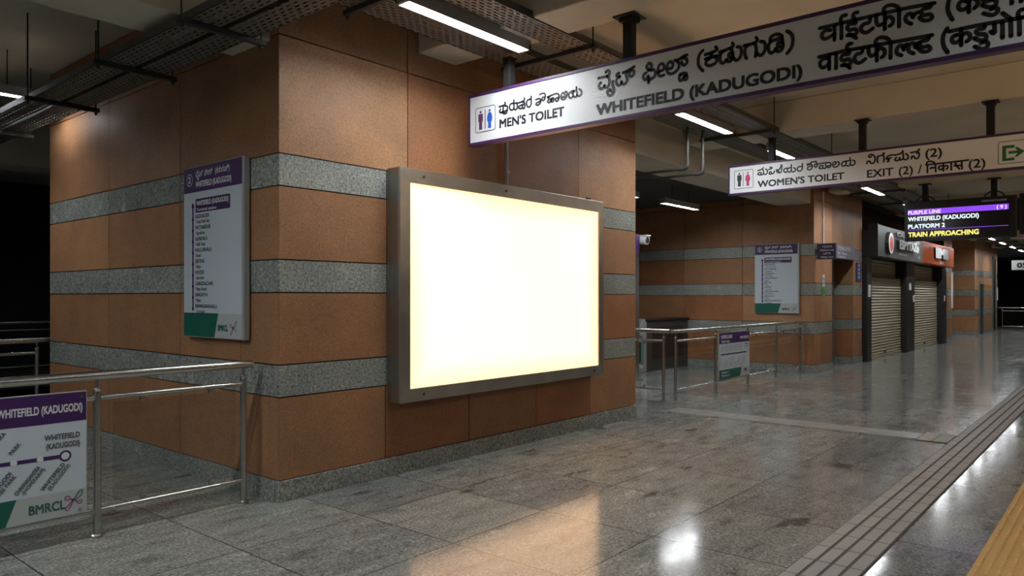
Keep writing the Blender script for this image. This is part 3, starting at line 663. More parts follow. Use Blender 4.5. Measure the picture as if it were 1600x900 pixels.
mb.flat([(-1.055, 3.302), (-1.03, 3.302), (-0.96, 3.247), (-1.03, 3.192), (-1.055, 3.192), (-1.02, 3.247)], f2, 0.0021, 0)
mb.build('exit_pictogram', ['exit_green', 'black_ink'], s2)

# ------------------------------------------------------------------ train display
SXD = 16.64
dp = thing('train_display', 'black hanging display announcing TRAIN APPROACHING in yellow letters', 'display', (SXD, 2.67, 2.725))
mb = MB(); mb.box((SXD, 1.70, 2.725), (SXD + 0.16, 3.60, 3.515)); mb.build('case', 'black_case', dp, bevel=0.012)
fd = face_x(SXD)
mb = MB(); mb.rect(-3.555, 2.765, -1.81, 3.37, fd, 0.001); mb.build('screen', 'screen_black', dp)
mb = MB(); mb.rect(-3.537, 3.250, -1.83, 3.356, fd, 0.002); mb.rect(-3.537, 2.944, -1.83, 2.953, fd, 0.002); mb.build('purple_bar', 'led_purple', dp)
mb = MB(); put_text(mb, 'PURPLE LINE', -3.533, 3.262, 0.075, fd, width=0.585, w=0.004, bold=0.028); put_text(mb, '( 9 )', -2.02, 3.272, 0.068, fd, width=0.16, w=0.004, bold=0.028)
mb.build('lettering', 'led_pink', dp)
mb = MB(); put_text(mb, 'WHITEFIELD (KADUGODI)', -3.532, 3.128, 0.085, fd, width=1.225, w=0.004, bold=0.03); put_text(mb, 'PLATFORM 2', -3.532, 2.978, 0.085, fd, width=0.655, w=0.004, bold=0.03)
mb.build('lettering', 'led_white', dp)
mb = MB(); put_text(mb, 'TRAIN APPROACHING', -3.532, 2.808, 0.098, fd, width=1.225, w=0.004, bold=0.035); mb.build('lettering', 'led_yellow', dp)
mb = MB(); put_text(mb, 'DEPARTURES', -2.261, 3.418, 0.034, fd, width=0.40, w=0.002); mb.build('maker_lettering', 'led_dim', dp)
for y in (3.24, 2.07):
    mb = MB(); mb.box((SXD + 0.04, y - 0.05, 3.51), (SXD + 0.12, y + 0.05, 3.868)); po = mb.build('post', 'post_black', dp, bevel=0.004)
    mb = MB(); mb.box((SXD - 0.01, y - 0.11, 3.85), (SXD + 0.17, y + 0.11, 3.868)); mb.build('flange', 'post_black', po)
    for sgn in (-1, 1):
        mb = MB(); mb.tube([(SXD + 0.08, y + sgn*0.17, 3.515), (SXD + 0.08, y + sgn*0.12, 3.58), (SXD + 0.08, y + sgn*0.05, 3.62)], 0.012, 8); mb.build('brace', 'post_black', po)
dq = thing('train_display', 'unlit black display cut off at the photo edge beside the announcing one', 'display', (SXD, 1.15, 2.77))
mb = MB(); mb.box((SXD, 0.50, 2.77), (SXD + 0.16, 1.665, 3.535)); mb.build('case', 'black_case', dq, bevel=0.012)
mb = MB(); mb.rect(-1.63, 2.80, -0.54, 3.50, fd, 0.001); mb.build('screen', 'screen_black', dq)
mb = MB(); mb.box((SXD + 0.04, 1.05, 3.53), (SXD + 0.12, 1.15, 3.868)); mb.build('post', 'post_black', dq)
mb = MB(); mb.box((SXD + 0.06, 1.664, 2.85), (SXD + 0.10, 1.70, 3.45)); mb.build('link_bar', 'rod_metal', dq)

# ------------------------------------------------------------------ line map boards on the walls
def line_map_board(label, xf, y0, y1, depth):
    z0, z1 = 1.25, 2.74
    t = thing('line_map_board', label, 'sign', (xf, (y0 + y1)/2, z0))
    W = y1 - y0; Hh = z1 - z0
    mb = MB(); mb.box((xf, y0, z0), (xf + depth, y1, z1)); mb.build('backing_panel', 'board_edge', t, bevel=0.003)
    f0 = face_x(xf)
    f = lambda u, v, w=0.0: f0(-y1 + u*W, z1 - v*Hh, w)       # u 0..1 from the left, v 0..1 from the top
    F = lambda u, v, w=0.0: f0(-y1 + u, z1 - v, w)
    fl = lambda u, v, w=0.0: f0(-y1 + u, z1 + v, w)           # metres, v up
    mb = MB(); mb.rect(0.005, 0.14, 0.97, 0.86, f, 0.001); mb.build('white_field', 'board_white', t)
    mb = MB(); mb.rect(0.005, 0.86, 0.97, 0.995, f, 0.001); mb.build('footer', 'board_grey', t)
    mb = MB(); mb.flat([(0.005, 0.858), (0.60, 0.858), (0.535, 0.995), (0.005, 0.995)], f, 0.0018); mb.build('green_footer', 'green_print', t)
    mb = MB(); mb.rect(0.005, 0.004, 0.97, 0.15, f, 0.0015); mb.build('header', 'purple', t)
    mb = MB()
    a, b = ring_poly(0.055, -0.165, 0.165, -0.055, 0.054, 6), ring_poly(0.062, -0.158, 0.158, -0.062, 0.047, 6)
    mb.add([fl(*p, 0.003) for p in a] + [fl(*p, 0.003) for p in b], [(k, (k+1) % len(a), len(a)+(k+1) % len(a), len(a)+k) for k in range(len(a))])
    put_text(mb, '2', 0.11, -0.140, 0.06, fl, w=0.003, bold=0.03, align='C')
    # first header line in the local script: short brushed strokes
    uu = 0.22
    for k, sh in enumerate('WHATE FELD'):
        pass
    for (s, u, v, c, wd) in (('ವೈಟ್', 0.22, -0.095, 0.05, 0.13), ('ಫೀಲ್ಡ್', 0.375, -0.095, 0.05, 0.14), ('(ಕಡುಗುಡಿ)', 0.555, -0.095, 0.05, 0.24)):
        x = 0.0
        put_text(mb, s, u, v, c, fl, width=wd, w=0.003, bold=0.014)
    put_text(mb, 'WHITEFIELD (KADUGODI)', 0.22, -0.185, 0.052, fl, width=0.60, w=0.003, bold=0.03)
    mb.build('header_lettering', 'white_ink', t)
    mb = MB(); mb.flat(ring_poly(0.215, -0.405, 0.80, -0.285, 0.012, 3), fl, 0.0018); mb.build('terminus_band', 'purple', t)
    mb = MB(); put_text(mb, 'WHITEFIELD (KADUGODI)', 0.235, -0.345, 0.042, fl, width=0.54, w=0.003, bold=0.03); put_text(mb, 'Terminal station', 0.235, -0.393, 0.026, fl, width=0.34, w=0.003)
    mb.build('terminus_lettering', 'white_ink', t)
    zs = [-0.345 - k * 0.0975 for k in range(10)]
    mb = MB(); mb.rect(0.158, zs[-1] - 0.03, 0.182, zs[0], fl, 0.002)
    for k, z in enumerate(zs): disc(mb, 0.17, z - (0.02 if k else 0), 0.026 if k == 0 else 0.019, fl, 0.0025)
    mb.build('route_line', 'line_purple', t)
    names = [('KADUGODI', 'Tree Park Stn'), ('PATTANDUR', 'Agrahara'), ('KUNDALA', 'Halli Stop'), ('NALLURHALLI', 'Road'), ('SEETHA', 'Palya'), ('HOODI', 'Junction'), ('GARUDACHAR', 'Palya Road'), ('SINGAYYA', 'Palya'), ('BENNIGANAHALLI', 'Terminal')]
    mb = MB()
    for k, (a, b) in enumerate(names):
        z = zs[k + 1] - 0.012
        put_text(mb, a, 0.215, z, 0.033, fl, w=0.002, bold=0.03, maxw=0.38); put_text(mb, b, 0.225, z - 0.045, 0.030, fl, w=0.002, bold=0.015, maxw=0.3)
    mb.build('station_lettering', 'grey_ink', t)
    mb = MB(); put_text(mb, 'BMRCL', 0.60, -1.425, 0.052, fl, width=0.165, w=0.002, bold=0.04); mb.build('operator_lettering', 'logo_green', t)
    emblem(MB(), 0.845, -1.395, 0.11, fl, t)
    return t
def emblem(mb, u, v, s, fn, parent):
    """the operator's curling ribbon emblem: three looped ribbons meeting in the middle"""
    def rib(pts, m):
        q = MB(); brush(q, [(u + a*s, v + b*s) for a, b in pts], 0.05*s, fn, 0.003, 0, 6); q.build('emblem_ribbon', m, parent)
    rib([(-.05,-.02),(.10,.10),(.22,.30),(.40,.48),(.50,.44),(.42,.22),(.22,.05),(.05,-.05)], 'logo_green')
    rib([(0,.02),(-.12,.10),(-.20,.22),(-.34,.26),(-.42,.14),(-.30,.04),(-.14,.06),(.06,-.02),(.22,-.12),(.42,-.08),(.46,-.22),(.30,-.26),(.18,-.16)], 'logo_magenta')
    rib([(.02,.0),(-.06,-.18),(-.16,-.40),(-.32,-.55),(-.40,-.44),(-.26,-.28),(-.10,-.10),(.04,.08)], 'logo_magenta')
line_map_board('tall line map board with purple header on the shadowed side of the near block', 3.165, 5.495, 6.507, 0.05)
line_map_board('line map board with purple header on the gate hall wall behind the railing', 15.84, 5.437, 6.393, 0.05)

# ------------------------------------------------------------------ railings
def railing(label, pts_posts, top_a, top_b, axis, c, z_off=0.0, glass=True, group=None, joints=(), mid_gap=0.03):
    """posts stand at the given coordinates along axis (0: x, 1: y); c is the other coordinate"""
    P = (lambda a, z, o=0.0: (a, c + o, z)) if axis == 0 else (lambda a, z, o=0.0: (c + o, a, z))
    t = thing('railing', label, 'railing', P(sum(pts_posts)/len(pts_posts), 0), group)
    mb = MB(); mb.tube([P(top_a, 1.075), P(top_b, 1.075)], 0.031, 16); mb.build('top_rail', 'steel', t, smooth=True)
    for a in pts_posts:
        mb = MB(); mb.tube([P(a, 0.0), P(a, 0.975)], 0.025, 14); po = mb.build('post', 'steel', t, smooth=True)
        mb = MB(); mb.tube([P(a, 0.0), P(a, 0.012), P(a, 0.02)], [0.045, 0.045, 0.028], 16); mb.build('base_flange', 'steel', po, smooth=True)
        mb = MB(); mb.tube([P(a, 0.97), P(a, 0.985), P(a, 0.992)], [0.027, 0.024, 0.012], 14); mb.tube([P(a, 0.985), P(a, 1.055)], 0.0105, 10); mb.build('rail_pin', 'steel', po, smooth=True)
    for a, b in zip(pts_posts, pts_posts[1:]):
        mb = MB(); mb.tube([P(a + 0.02, 0.925), P(b - 0.02, 0.925)], 0.0175, 12); mb.build('middle_rail', 'steel', t, smooth=True)
        mb = MB(); mb.tube([P(a + 0.02, 0.175), P(b - 0.02, 0.175)], 0.0165, 12); mb.build('bottom_rail', 'steel', t, smooth=True)
        if glass:
            g0, g1 = a + 0.10, b - 0.07
            mb = MB(); p, q = P(g0, 0.215, -0.004), P(g1, 0.885, 0.004); mb.box(p, q); gl = mb.build('glass_pane', 'rail_glass', t)
            for (gx, gz) in ((a + 0.28 * (b - a), 0.895), (b - 0.25 * (b - a), 0.895), (a + 0.28 * (b - a), 0.206), (b - 0.25 * (b - a), 0.206)):
                mb = MB(); mb.box(P(gx - 0.02, gz - 0.018, -0.011), P(gx + 0.02, gz + 0.018, 0.011)); mb.build('clip', 'steel', gl, bevel=0.004)
    return t
railing('steel and glass railing ending beside the near block, carrying the close route map', [0.22, 0.93, 1.993, 3.054], -0.2, 3.125, 0, 5.31)
railing('long steel and glass railing in front of the gate hall, carrying a small route map', [10.275, 11.69, 13.03, 14.41, 15.77], 10.16, 15.86, 0, 5.39)
railing('short railing returning inward from the gate hall railing, half hidden by the near block', [5.55, 6.75, 7.95], 5.45, 8.0, 1, 10.19)
railing('dark railing at the edge of the black gap, seen beyond the close railing', [0.2, 1.65, 3.12], 0.0, 3.6, 0, 10.12, glass=False)
railing('furthest railing across the black gap, left of the near block', [0.6, 1.9, 3.2, 4.5, 5.8], 0.2, 6.4, 0, 17.4, glass=False)

# route maps fixed on railings
def route_map(label, yf, x0, x1, z0, z1, near=True):
    t = thing('route_map', label, 'sign', ((x0 + x1)/2, yf, z0))
    f0 = face_y(yf); W = x1 - x0; Hh = z1 - z0
    f = lambda u, v, w=0.0: f0(x0 + u, z0 + v, w)
    mb = MB(); mb.box((x0, yf, z0), (x1, yf + 0.018, z1)); mb.build('backing_panel', 'board_edge', t, bevel=0.002)
    e = 0.006
    mb = MB(); mb.rect(e, e, W - e, Hh - e, f, 0.0008); mb.build('white_field', 'board_white', t)
    mb = MB(); mb.rect(e, Hh*0.76, W - e, Hh - e, f, 0.0014); mb.build('header', 'purple', t)
    mb = MB(); mb.rect(e, e, W - e, 0.165*Hh/0.8, f, 0.0012); mb.build('footer', 'board_grey', t)
    mb = MB()
    gw = W - 0.40 if near else W*0.72
    mb.flat([(e, e), (gw - 0.06, e), (gw, 0.165*Hh/0.8), (e, 0.165*Hh/0.8)], f, 0.0018); mb.build('green_footer', 'green_print', t)
    mb = MB()
    if near:
        put_text(mb, 'WHITEFIELD (KADUGODI)', W - 0.03, Hh*0.84, 0.052, f, width=0.475, w=0.002, bold=0.03, align='R')
    else:
        put_text(mb, 'PURPLE LINE', 0.08, Hh*0.87, 0.06, f, width=0.44, w=0.002, bold=0.03); put_text(mb, 'Route map', 0.09, Hh*0.785, 0.045, f, width=0.32, w=0.002, bold=0.02)
        put_text(mb, 'WHITEFIELD', W - 0.03, Hh*0.83, 0.05, f, width=0.40, w=0.002, bold=0.03, align='R')
    mb.build('header_lettering', 'white_ink', t)
    yl = 0.49*Hh if near else 0.53*Hh
    mb = MB(); mb.rect(0.06, yl - 0.012, W - 0.14, yl + 0.012, f, 0.002); ln = mb.build('route_line', 'purple' if near else 'line_purple', t)
    mb = MB(); n = 8 if near else 14
    st = [W - 0.13 - k * ((0.143) if near else (W - 0.22)/13) for k in range(n)]
    for k, u in enumerate(st):
        if u > 0.03 and near: disc(mb, u, yl, 0.036 if k == 0 else 0.019, f, 0.0025, mi=0 if k == 0 else 1); 
        if k == 0 and near: disc(mb, u, yl, 0.024, f, 0.003, mi=1)
    if near: mb.build('station_markings', ['purple', 'white_ink'], t)
    mb = MB()
    if near:
        put_text(mb, 'WHITEFIELD', W - 0.045, yl + 0.110, 0.036, f, width=0.205, w=0.002, bold=0.03, align='R')
        put_text(mb, '(KADUGODI)', W - 0.045, yl + 0.055, 0.036, f, width=0.195, w=0.002, bold=0.03, align='R')
        nm = ['WHITEFIELD (KADUGODI)', 'CHANNASANDRA (HOPEFARM)', 'KADUGODI TREE PARK', 'PATTANDUR AGRAHARA', 'SRI SATHYA SAI HOSPITAL', 'NALLURHALLI', 'KUNDALAHALLI', 'SEETHARAM PALYA', 'HOODI']
        for k, u in enumerate(st):
            if u < 0.15: break
            a = nm[k].split(' ')
            put_text(mb, a[0], u - 0.125, yl - 0.205, 0.026, f, w=0.002, bold=0.03, rot=R(50), maxw=0.20)
            put_text(mb, ' '.join(a[1:]) or 'STATION', u - 0.085, yl - 0.205, 0.023, f, w=0.002, bold=0.02, rot=R(50), maxw=0.18)
            if k > 1: put_text(mb, a[-1], u - 0.01, yl + 0.05, 0.024, f, w=0.002, bold=0.02, rot=R(50), maxw=0.2)
    else:
        for k, u in enumerate(st):
            put_text(mb, 'STATION NAME'[: 7 + (k*5) % 6], u - 0.11, yl - 0.21 - 0.02*(k % 3), 0.02, f, w=0.002, bold=0.02, rot=R(62), maxw=0.22)
            if k > 2: put_text(mb, 'STATION ROAD'[: 6 + (k*3) % 7], u - 0.02, yl + 0.04, 0.02, f, w=0.002, bold=0.02, rot=R(62), maxw=0.12 + 0.03*(k % 3))
        put_text(mb, 'WHITEFIELD', W - 0.06, yl + 0.13, 0.028, f, width=0.17, w=0.002, bold=0.03, align='R'); put_text(mb, 'KADUGODI', W - 0.06, yl + 0.085, 0.024, f, width=0.15, w=0.002, align='R')
    mb.build('station_lettering', 'grey_ink', t)
    if near:
        mb = MB(); put_text(mb, 'BMRCL', W - 0.335, 0.052, 0.058, f, width=0.205, w=0.002, bold=0.02); mb.build('operator_lettering', 'logo_green', t)
        emblem(MB(), W - 0.085, 0.10, 0.115, f, t)
        for (u, v) in ((W - 0.035, Hh - 0.035), (W - 0.045, 0.03)):
            mb = MB(); mb.tube([f(u, v, 0.0), f(u, v, 0.005)], 0.011, 10); mb.build('screw', 'steel', t)
    else:
        mb = MB(); put_text(mb, 'BMRCL', W - 0.24, 0.08, 0.05, f, width=0.13, w=0.002, bold=0.04); mb.build('operator_lettering', 'black_ink', t)
        mb = MB(); put_text(mb, 'Platform 1', 0.10, 0.10, 0.036, f, w=0.003, width=0.27); put_text(mb, 'Platform 2', 0.10, 0.045, 0.036, f, w=0.003, width=0.34); mb.build('footer_lettering', 'white_ink', t)
    return t
route_map('close route map board with purple header fixed to the railing beside the near block', 5.258, 0.60, 1.912, 0.188, 0.988, True)
route_map('small distant route map board fixed to the gate hall railing', 5.345, 11.72, 13.0, 0.20, 0.995, False)

# ------------------------------------------------------------------ ceiling lamps
def tube_light(label, x0, y, z, length=1.4, group=None, wide=0.085, top=None):
    top = top or CEIL
    t = thing('ceiling_tube_light', label, 'lamp', (x0 + length/2, y, z), group)
    hw = wide*0.5 + 0.022
    mb = MB(); mb.box((x0 - 0.03, y - hw, z + 0.032), (x0 + length + 0.03, y + hw, z + 0.09))
    for sgn in (-1, 1): mb.box((x0 - 0.03, y + sgn*hw, z - 0.012), (x0 + length + 0.03, y + sgn*(hw - 0.008), z + 0.034))
    mb.build('housing', 'batten', t)
    mb = MB(); mb.box((x0, y - wide/2, z + 0.012), (x0 + length, y + wide/2, z + 0.034)); mb.build('diffuser', 'tube_glow', t, bevel=0.006)
    mb = MB(); mb.box((x0 - 0.03, y - hw, z - 0.012), (x0 - 0.004, y + hw, z + 0.034)); mb.build('end_cap', 'batten', t)
    mb = MB(); mb.box((x0 + length + 0.004, y - hw, z - 0.012), (x0 + length + 0.03, y + hw, z + 0.034)); mb.build('end_cap', 'batten', t)
    for a in (0.25, 0.75):
        mb = MB(); mb.tube([(x0 + length*a, y, z + 0.08), (x0 + length*a, y, top + 0.001)], 0.006, 6); mb.build('hanger_rod', 'rod_metal', t)
    return t
TY, TZ = 4.17, 3.80
tube_light('ceiling tube light just above the glowing lightbox, nearest in the main row', 3.70, TY, TZ)
tube_light('second ceiling tube light of the main row, under the middle of the big toilet sign', 8.05, TY, TZ)
tube_light('short looking ceiling tube light peeping over the left end of the EXIT sign', 10.95, TY, TZ, 1.3)
tube_light('ceiling tube light below the EXIT sign and left of the train display', 15.9, TY, TZ)
tube_light('ceiling tube light half hidden behind the left edge of the train display', 19.4, TY, TZ)
ords = ['sixth', 'seventh', 'eighth', 'ninth', 'tenth', 'eleventh', 'twelfth']
for k in range(7):
    tube_light('far ceiling tube light under the train display, %s lamp along the main row' % ords[k], 22.8 + 3.15*k, TY, TZ)
tube_light('main row ceiling tube light before the near block, left of the view', -0.45, TY, TZ)
tube_light('added fill tube light over the left corridor, out of view', -1.9, 7.3, 3.8)  # added out of view to brighten the left face of the near block
tube_light('added fill tube light between the two main row lamps out of view', -2.55, TY, TZ)  # extra unseen lamp, put in to light the left map board
tube_light('ceiling tube light of the main row furthest behind the camera', -4.6, TY, TZ)
tube_light('ceiling tube light deep in the gate hall, right of the near block', 12.65, 6.9, 3.40, 1.4, top=3.76)
tube_light('ceiling tube light in the gate hall mostly hidden by the near block edge', 10.25, 6.9, 3.40, 1.4, top=3.76)
tube_light('ceiling tube light above the dark passage at the left edge', 1.55, 9.35, 3.80, 1.4)
tube_light('small distant ceiling tube light just left of the near block edge', 4.15, 13.8, 3.80, 1.4)
for x in (-6.0, -0.5, 3.2):  # unseen lamps added as general fill for the platform
    tube_light('added fill tube light over the platform edge, out of the view', x, -0.9, 3.8, 1.4, 'added fill lamps over the platform edge')
def fill_batten(label, x0, y, z, group):
    """an added fill lamp, open batten: bare warm tube hung under a slim body"""
    t = thing('fill_batten', label, 'lamp', (x0 + 0.7, y, z), group)
    mb = MB(); mb.box((x0 - 0.03, y - 0.03, z + 0.035), (x0 + 1.43, y + 0.03, z + 0.085)); mb.build('body', 'batten', t, bevel=0.005)
    mb = MB(); mb.tube([(x0, y, z), (x0 + 1.4, y, z)], 0.019, 12); mb.build('tube', 'warm_fill_glow', t, smooth=True)
    for q in (x0 - 0.02, x0 + 1.4):
        mb = MB(); mb.box((q, y - 0.02, z - 0.022), (q + 0.02, y + 0.02, z + 0.04)); mb.build('tube_holder', 'batten', t)
    for a in (0.3, 1.1):
        mb = MB(); mb.tube([(x0 + a, y, z + 0.08), (x0 + a, y, CEIL + 0.001)], 0.006, 6); mb.build('hanger_rod', 'rod_metal', t)
for x in (6.3, 8.4, 12.5, 14.4, 19.0, 25.0, 31.0, 37.0):  # unseen warm row added to throw beige light on beams and ceiling
    fill_batten('added warm fill tube over the platform edge, out of the view', x, -0.9, 3.45, 'added warm fill lamps over the platform edge')

# ------------------------------------------------------------------ cable trays
def channel(mb, a0, a1, c0, c1, z, axis):
    P = (lambda a, c, zz: (a, c, zz)) if axis == 0 else (lambda a, c, zz: (c, a, zz))
    mb.box(P(a0, c0, z), P(a1, c1, z + 0.004))
def tray(name, label, axis, a0, a1, chans, z, bars, b0, b1):
    P = (lambda a, c, zz: (a, c, zz)) if axis == 0 else (lambda a, c, zz: (c, a, zz))
    t = thing(name, label, 'cable tray', P((a0 + a1)/2, (b0 + b1)/2, z))
    for (c0, c1) in chans:
        mb = MB(); channel(mb, a0, a1, c0, c1, z, axis); ch = mb.build('channel', 'perforated_along_platform' if axis == 0 else 'perforated_across', t)
        for cc in (c0, c1 - 0.004):
            mb = MB(); mb.box(P(a0, cc, z), P(a1, cc + 0.004, z + 0.06)); mb.build('side_lip', 'tray_frame', ch)
        mb = MB()
        for q in range(3): 
            cy = c0 + (q + 1) * (c1 - c0) / 4
            mb.tube([P(a0, cy, z + 0.02), P(a1, cy, z + 0.02)], 0.013, 6)
        mb.build('cables', 'rubber', ch)
    for a in bars:
        mb = MB(); mb.box(P(a - 0.02, b0, z - 0.042), P(a + 0.02, b1, z - 0.001)); br = mb.build('crossbar', 'rod_metal', t, bevel=0.003)
        for cc in (b0 + 0.03, b1 - 0.03):
            mb = MB(); mb.tube([P(a, cc, z - 0.075), P(a, cc, CEIL + 0.001)], 0.0075, 6); mb.tube([P(a, cc, z - 0.062), P(a, cc, z - 0.045)], 0.016, 6); mb.build('hanger_rod', 'rod_metal', br)
    return t
tray('cable_tray', 'perforated twin cable tray running along the platform above the signs', 0, 2.95, 44, ((3.74, 4.03), (4.33, 4.70)), 3.86,
     [3.62, 5.52, 7.45, 9.85] + [12.3 + 2.4*k for k in range(13)], 3.68, 4.78)
tray('cable_tray', 'dark perforated twin cable tray along the shadowed left side of the near block', 1, 3.9, 16.5, ((2.44, 2.66), (2.70, 2.93)), 3.50,
     [4.95, 6.35, 8.0, 9.9, 12.0, 14.2], 2.36, 3.02)

# two pipes that drop from the tray and turn into the gate hall
for k, (x, y, zt) in enumerate(((9.02, 4.56, 3.92), (9.35, 4.50, 3.92))):
    t = thing('ceiling_pipe', ('thin pipe dropping from the tray and bending into the gate hall, nearer the near block', 'thin pipe with a heavy elbow bending into the gate hall, nearer the EXIT sign')[k], 'pipe', (x, y, 3.3))
    zb = 3.31 - 0.03*k
    mb = MB(); mb.tube([(x, y, zt), (x, y, zb + 0.02)], 0.021, 10); mb.build('drop_pipe', 'pipe_dark', t, smooth=True)
    mb = MB(); mb.tube([(x, y, zb), (x, 8.6 if k == 0 else 6.3, zb)], 0.019, 10); mb.build('long_pipe', 'pipe_dark', t, smooth=True)
    mb = MB(); mb.tube([(x, y, zb + 0.11), (x, y, zb + 0.035), (x, y + 0.012, zb + 0.01), (x, y + 0.04, zb), (x, y + 0.12, zb)], 0.029, 10); mb.build('elbow', 'pipe_dark', t, smooth=True)
    mb = MB(); yq = 6.0 + 0.25*k; mb.box((x - 0.03, yq, zb - 0.03), (x + 0.03, yq + 0.16, zb + 0.03)); mb.tube([(x, yq + 0.05, zb + 0.02), (x, yq + 0.05, 3.761)], 0.006, 6); mb.build('hanger', 'rod_metal', t, bevel=0.004)

# ------------------------------------------------------------------ gate hall
g = thing('ticket_gate', 'dark ticket gate cabinet with a rounded pale end in the gate hall', 'ticket gate', (14.8, 8.15, 0))
mb = MB(); mb.box((13.92, 8.0, 0), (15.86, 8.3, 1.08)); mb.build('cabinet', 'gate_grey', g, bevel=0.02)
mb = MB(); mb.box((13.86, 7.97, 1.08), (15.87, 8.33, 1.13)); mb.build('top_plate', 'kiosk_dark', g, bevel=0.015)
mb = MB()
prof = [(13.92, 0.0), (13.92, 1.13), (13.80, 1.13), (13.72, 1.09), (13.67, 1.02), (13.65, 0.92), (13.65, 0.78), (13.78, 0.74), (13.80, 0.6), (13.80, 0.16), (13.70, 0.10), (13.70, 0.0)]
mb.prism(prof, face_y(8.0), 0.02, -0.32); mb.build('rounded_end', 'gate_head', g, bevel=0.012)
mb = MB(); mb.box((13.795, 8.05, 0.2), (13.81, 8.25, 0.7)); mb.build('end_panel', 'green_print', g)
mb = MB(); mb.box((14.2, 7.985, 0.25), (15.6, 8.0, 0.95)); mb.build('side_panel', 'kiosk_dark', g, bevel=0.006)

tm = thing('information_totem', 'tall grey information pillar with purple head just right of the near block', 'sign', (12.450, 7.4, 0))
mb = MB(); mb.box((12.200, 7.33, 0.02), (12.500, 7.45, 2.78)); mb.build('column', 'steel', tm, bevel=0.012)
mb = MB(); mb.box((12.194, 7.324, 2.44), (12.506, 7.456, 2.80)); mb.build('purple_head', 'purple', tm, bevel=0.008)
mb = MB(); mb.box((12.150, 7.28, 0), (12.550, 7.50, 0.025)); mb.build('base_plate', 'steel', tm)
cc = thing('security_camera', 'white security camera beside the purple pillar head in the gate hall', 'camera', (12.650, 7.28, 2.72))
mb = MB(); mb.box((12.507, 7.345, 2.66), (12.550, 7.44, 2.76)); mb.tube([(12.530, 7.39, 2.71), (12.670, 7.30, 2.71)], 0.025, 10); mb.build('bracket', 'white_plastic', cc, bevel=0.004)
mb = MB(); mb.tube([(12.650, 7.40, 2.72), (12.650, 7.24, 2.70)], 0.09, 16); mb.box((12.570, 7.21, 2.785), (12.730, 7.40, 2.80)); mb.build('body', 'white_plastic', cc, smooth=True)
mb = MB(); mb.tube([(12.650, 7.243, 2.70), (12.650, 7.228, 2.70)], 0.06, 16); mb.build('lens', 'black_case', cc)

# ------------------------------------------------------------------ small signs round the toilet entrance
t = thing('projecting_sign', 'dark purple sign sticking out from the corner of the far block', 'sign', (16.0, 4.9, 2.38))
mb = MB(); mb.box((15.98, 4.74, 2.385), (16.06, 5.12, 2.715)); mb.box((16.0, 5.11, 2.5), (16.04, 5.152, 2.6)); mb.build('panel', 'dark_purple', t, bevel=0.004)
fs = face_x(15.98); mb = MB()
for k, (s, wd) in enumerate((('TOILETS', 0.20), ('Platform side', 0.27), ('LIFTS', 0.14), ('Way out', 0.25))): put_text(mb, s, -4.91, 2.63 - 0.072*k, 0.036, fs, width=wd, align='C', bold=0.02)
mb.build('lettering', 'white_ink', t)
t = thing('lintel_sign', 'pale lilac sign band over the entrance between the far block and the kiosk', 'sign', (17.9, 5.1, 2.46))
mb = MB(); mb.box((17.12, 5.09, 2.465), (18.68, 5.17, 2.775)); mb.build('panel', 'lilac_sign', t, bevel=0.004)
fs = face_y(5.09); mb = MB()
put_text(mb, 'TOILETS', 17.3, 2.66, 0.075, fs, width=0.95); put_text(mb, 'Men   Women', 17.3, 2.56, 0.06, fs, width=0.7); put_text(mb, 'Accessible', 17.3, 2.485, 0.05, fs, width=0.6)
mb.build('lettering', 'letter_white', t)
t = thing('notice_plate', 'small upright dark blue notice plate beside the kiosk', 'sign', (19.1, 5.15, 1.98))
mb = MB(); mb.box((18.92, 5.128, 1.98), (19.30, 5.149, 2.43)); mb.build('panel', 'blue_sign', t, bevel=0.006)
fs = face_y(5.128); mb = MB()
for k, s in enumerate('WASH'): put_text(mb, s, 19.11, 2.33 - 0.095*k, 0.06, fs, width=0.14, align='C', bold=0.02)
mb.build('lettering', 'letter_white', t)
t = thing('notice_plate', 'narrow white and green notice on the front of the far block', 'sign', (16.5, 5.15, 1.6))
mb = MB(); mb.box((16.42, 5.138, 1.82), (16.58, 5.149, 2.08)); mb.build('white_plate', 'white_plastic', t, bevel=0.003)
mb = MB(); mb.box((16.42, 5.138, 1.62), (16.58, 5.149, 1.81)); mb.build('green_plate', 'glow_green', t, bevel=0.003)
fs = face_y(5.138); mb = MB(); put_text(mb, 'FIRE', 16.5, 1.95, 0.06, fs, width=0.11, align='C'); put_text(mb, 'POINT', 16.5, 1.87, 0.05, fs, width=0.12, align='C'); mb.rect(16.46, 1.66, 16.54, 1.77, fs, 0.002); mb.build('lettering', 'grey_ink', t)
t = thing('conduit_pipe', 'pale conduit running down the front of the far block to the purple sign', 'pipe', (16.45, 5.13, 2.75))
mb = MB(); mb.tube([(16.45, 5.132, 2.74), (16.45, 5.132, 3.86)], 0.016, 8); mb.build('pipe', 'white_plastic', t, smooth=True)
mb = MB(); mb.box((16.42, 5.12, 3.3), (16.48, 5.15, 3.33)); mb.build('clip', 'grey_pipe', t)

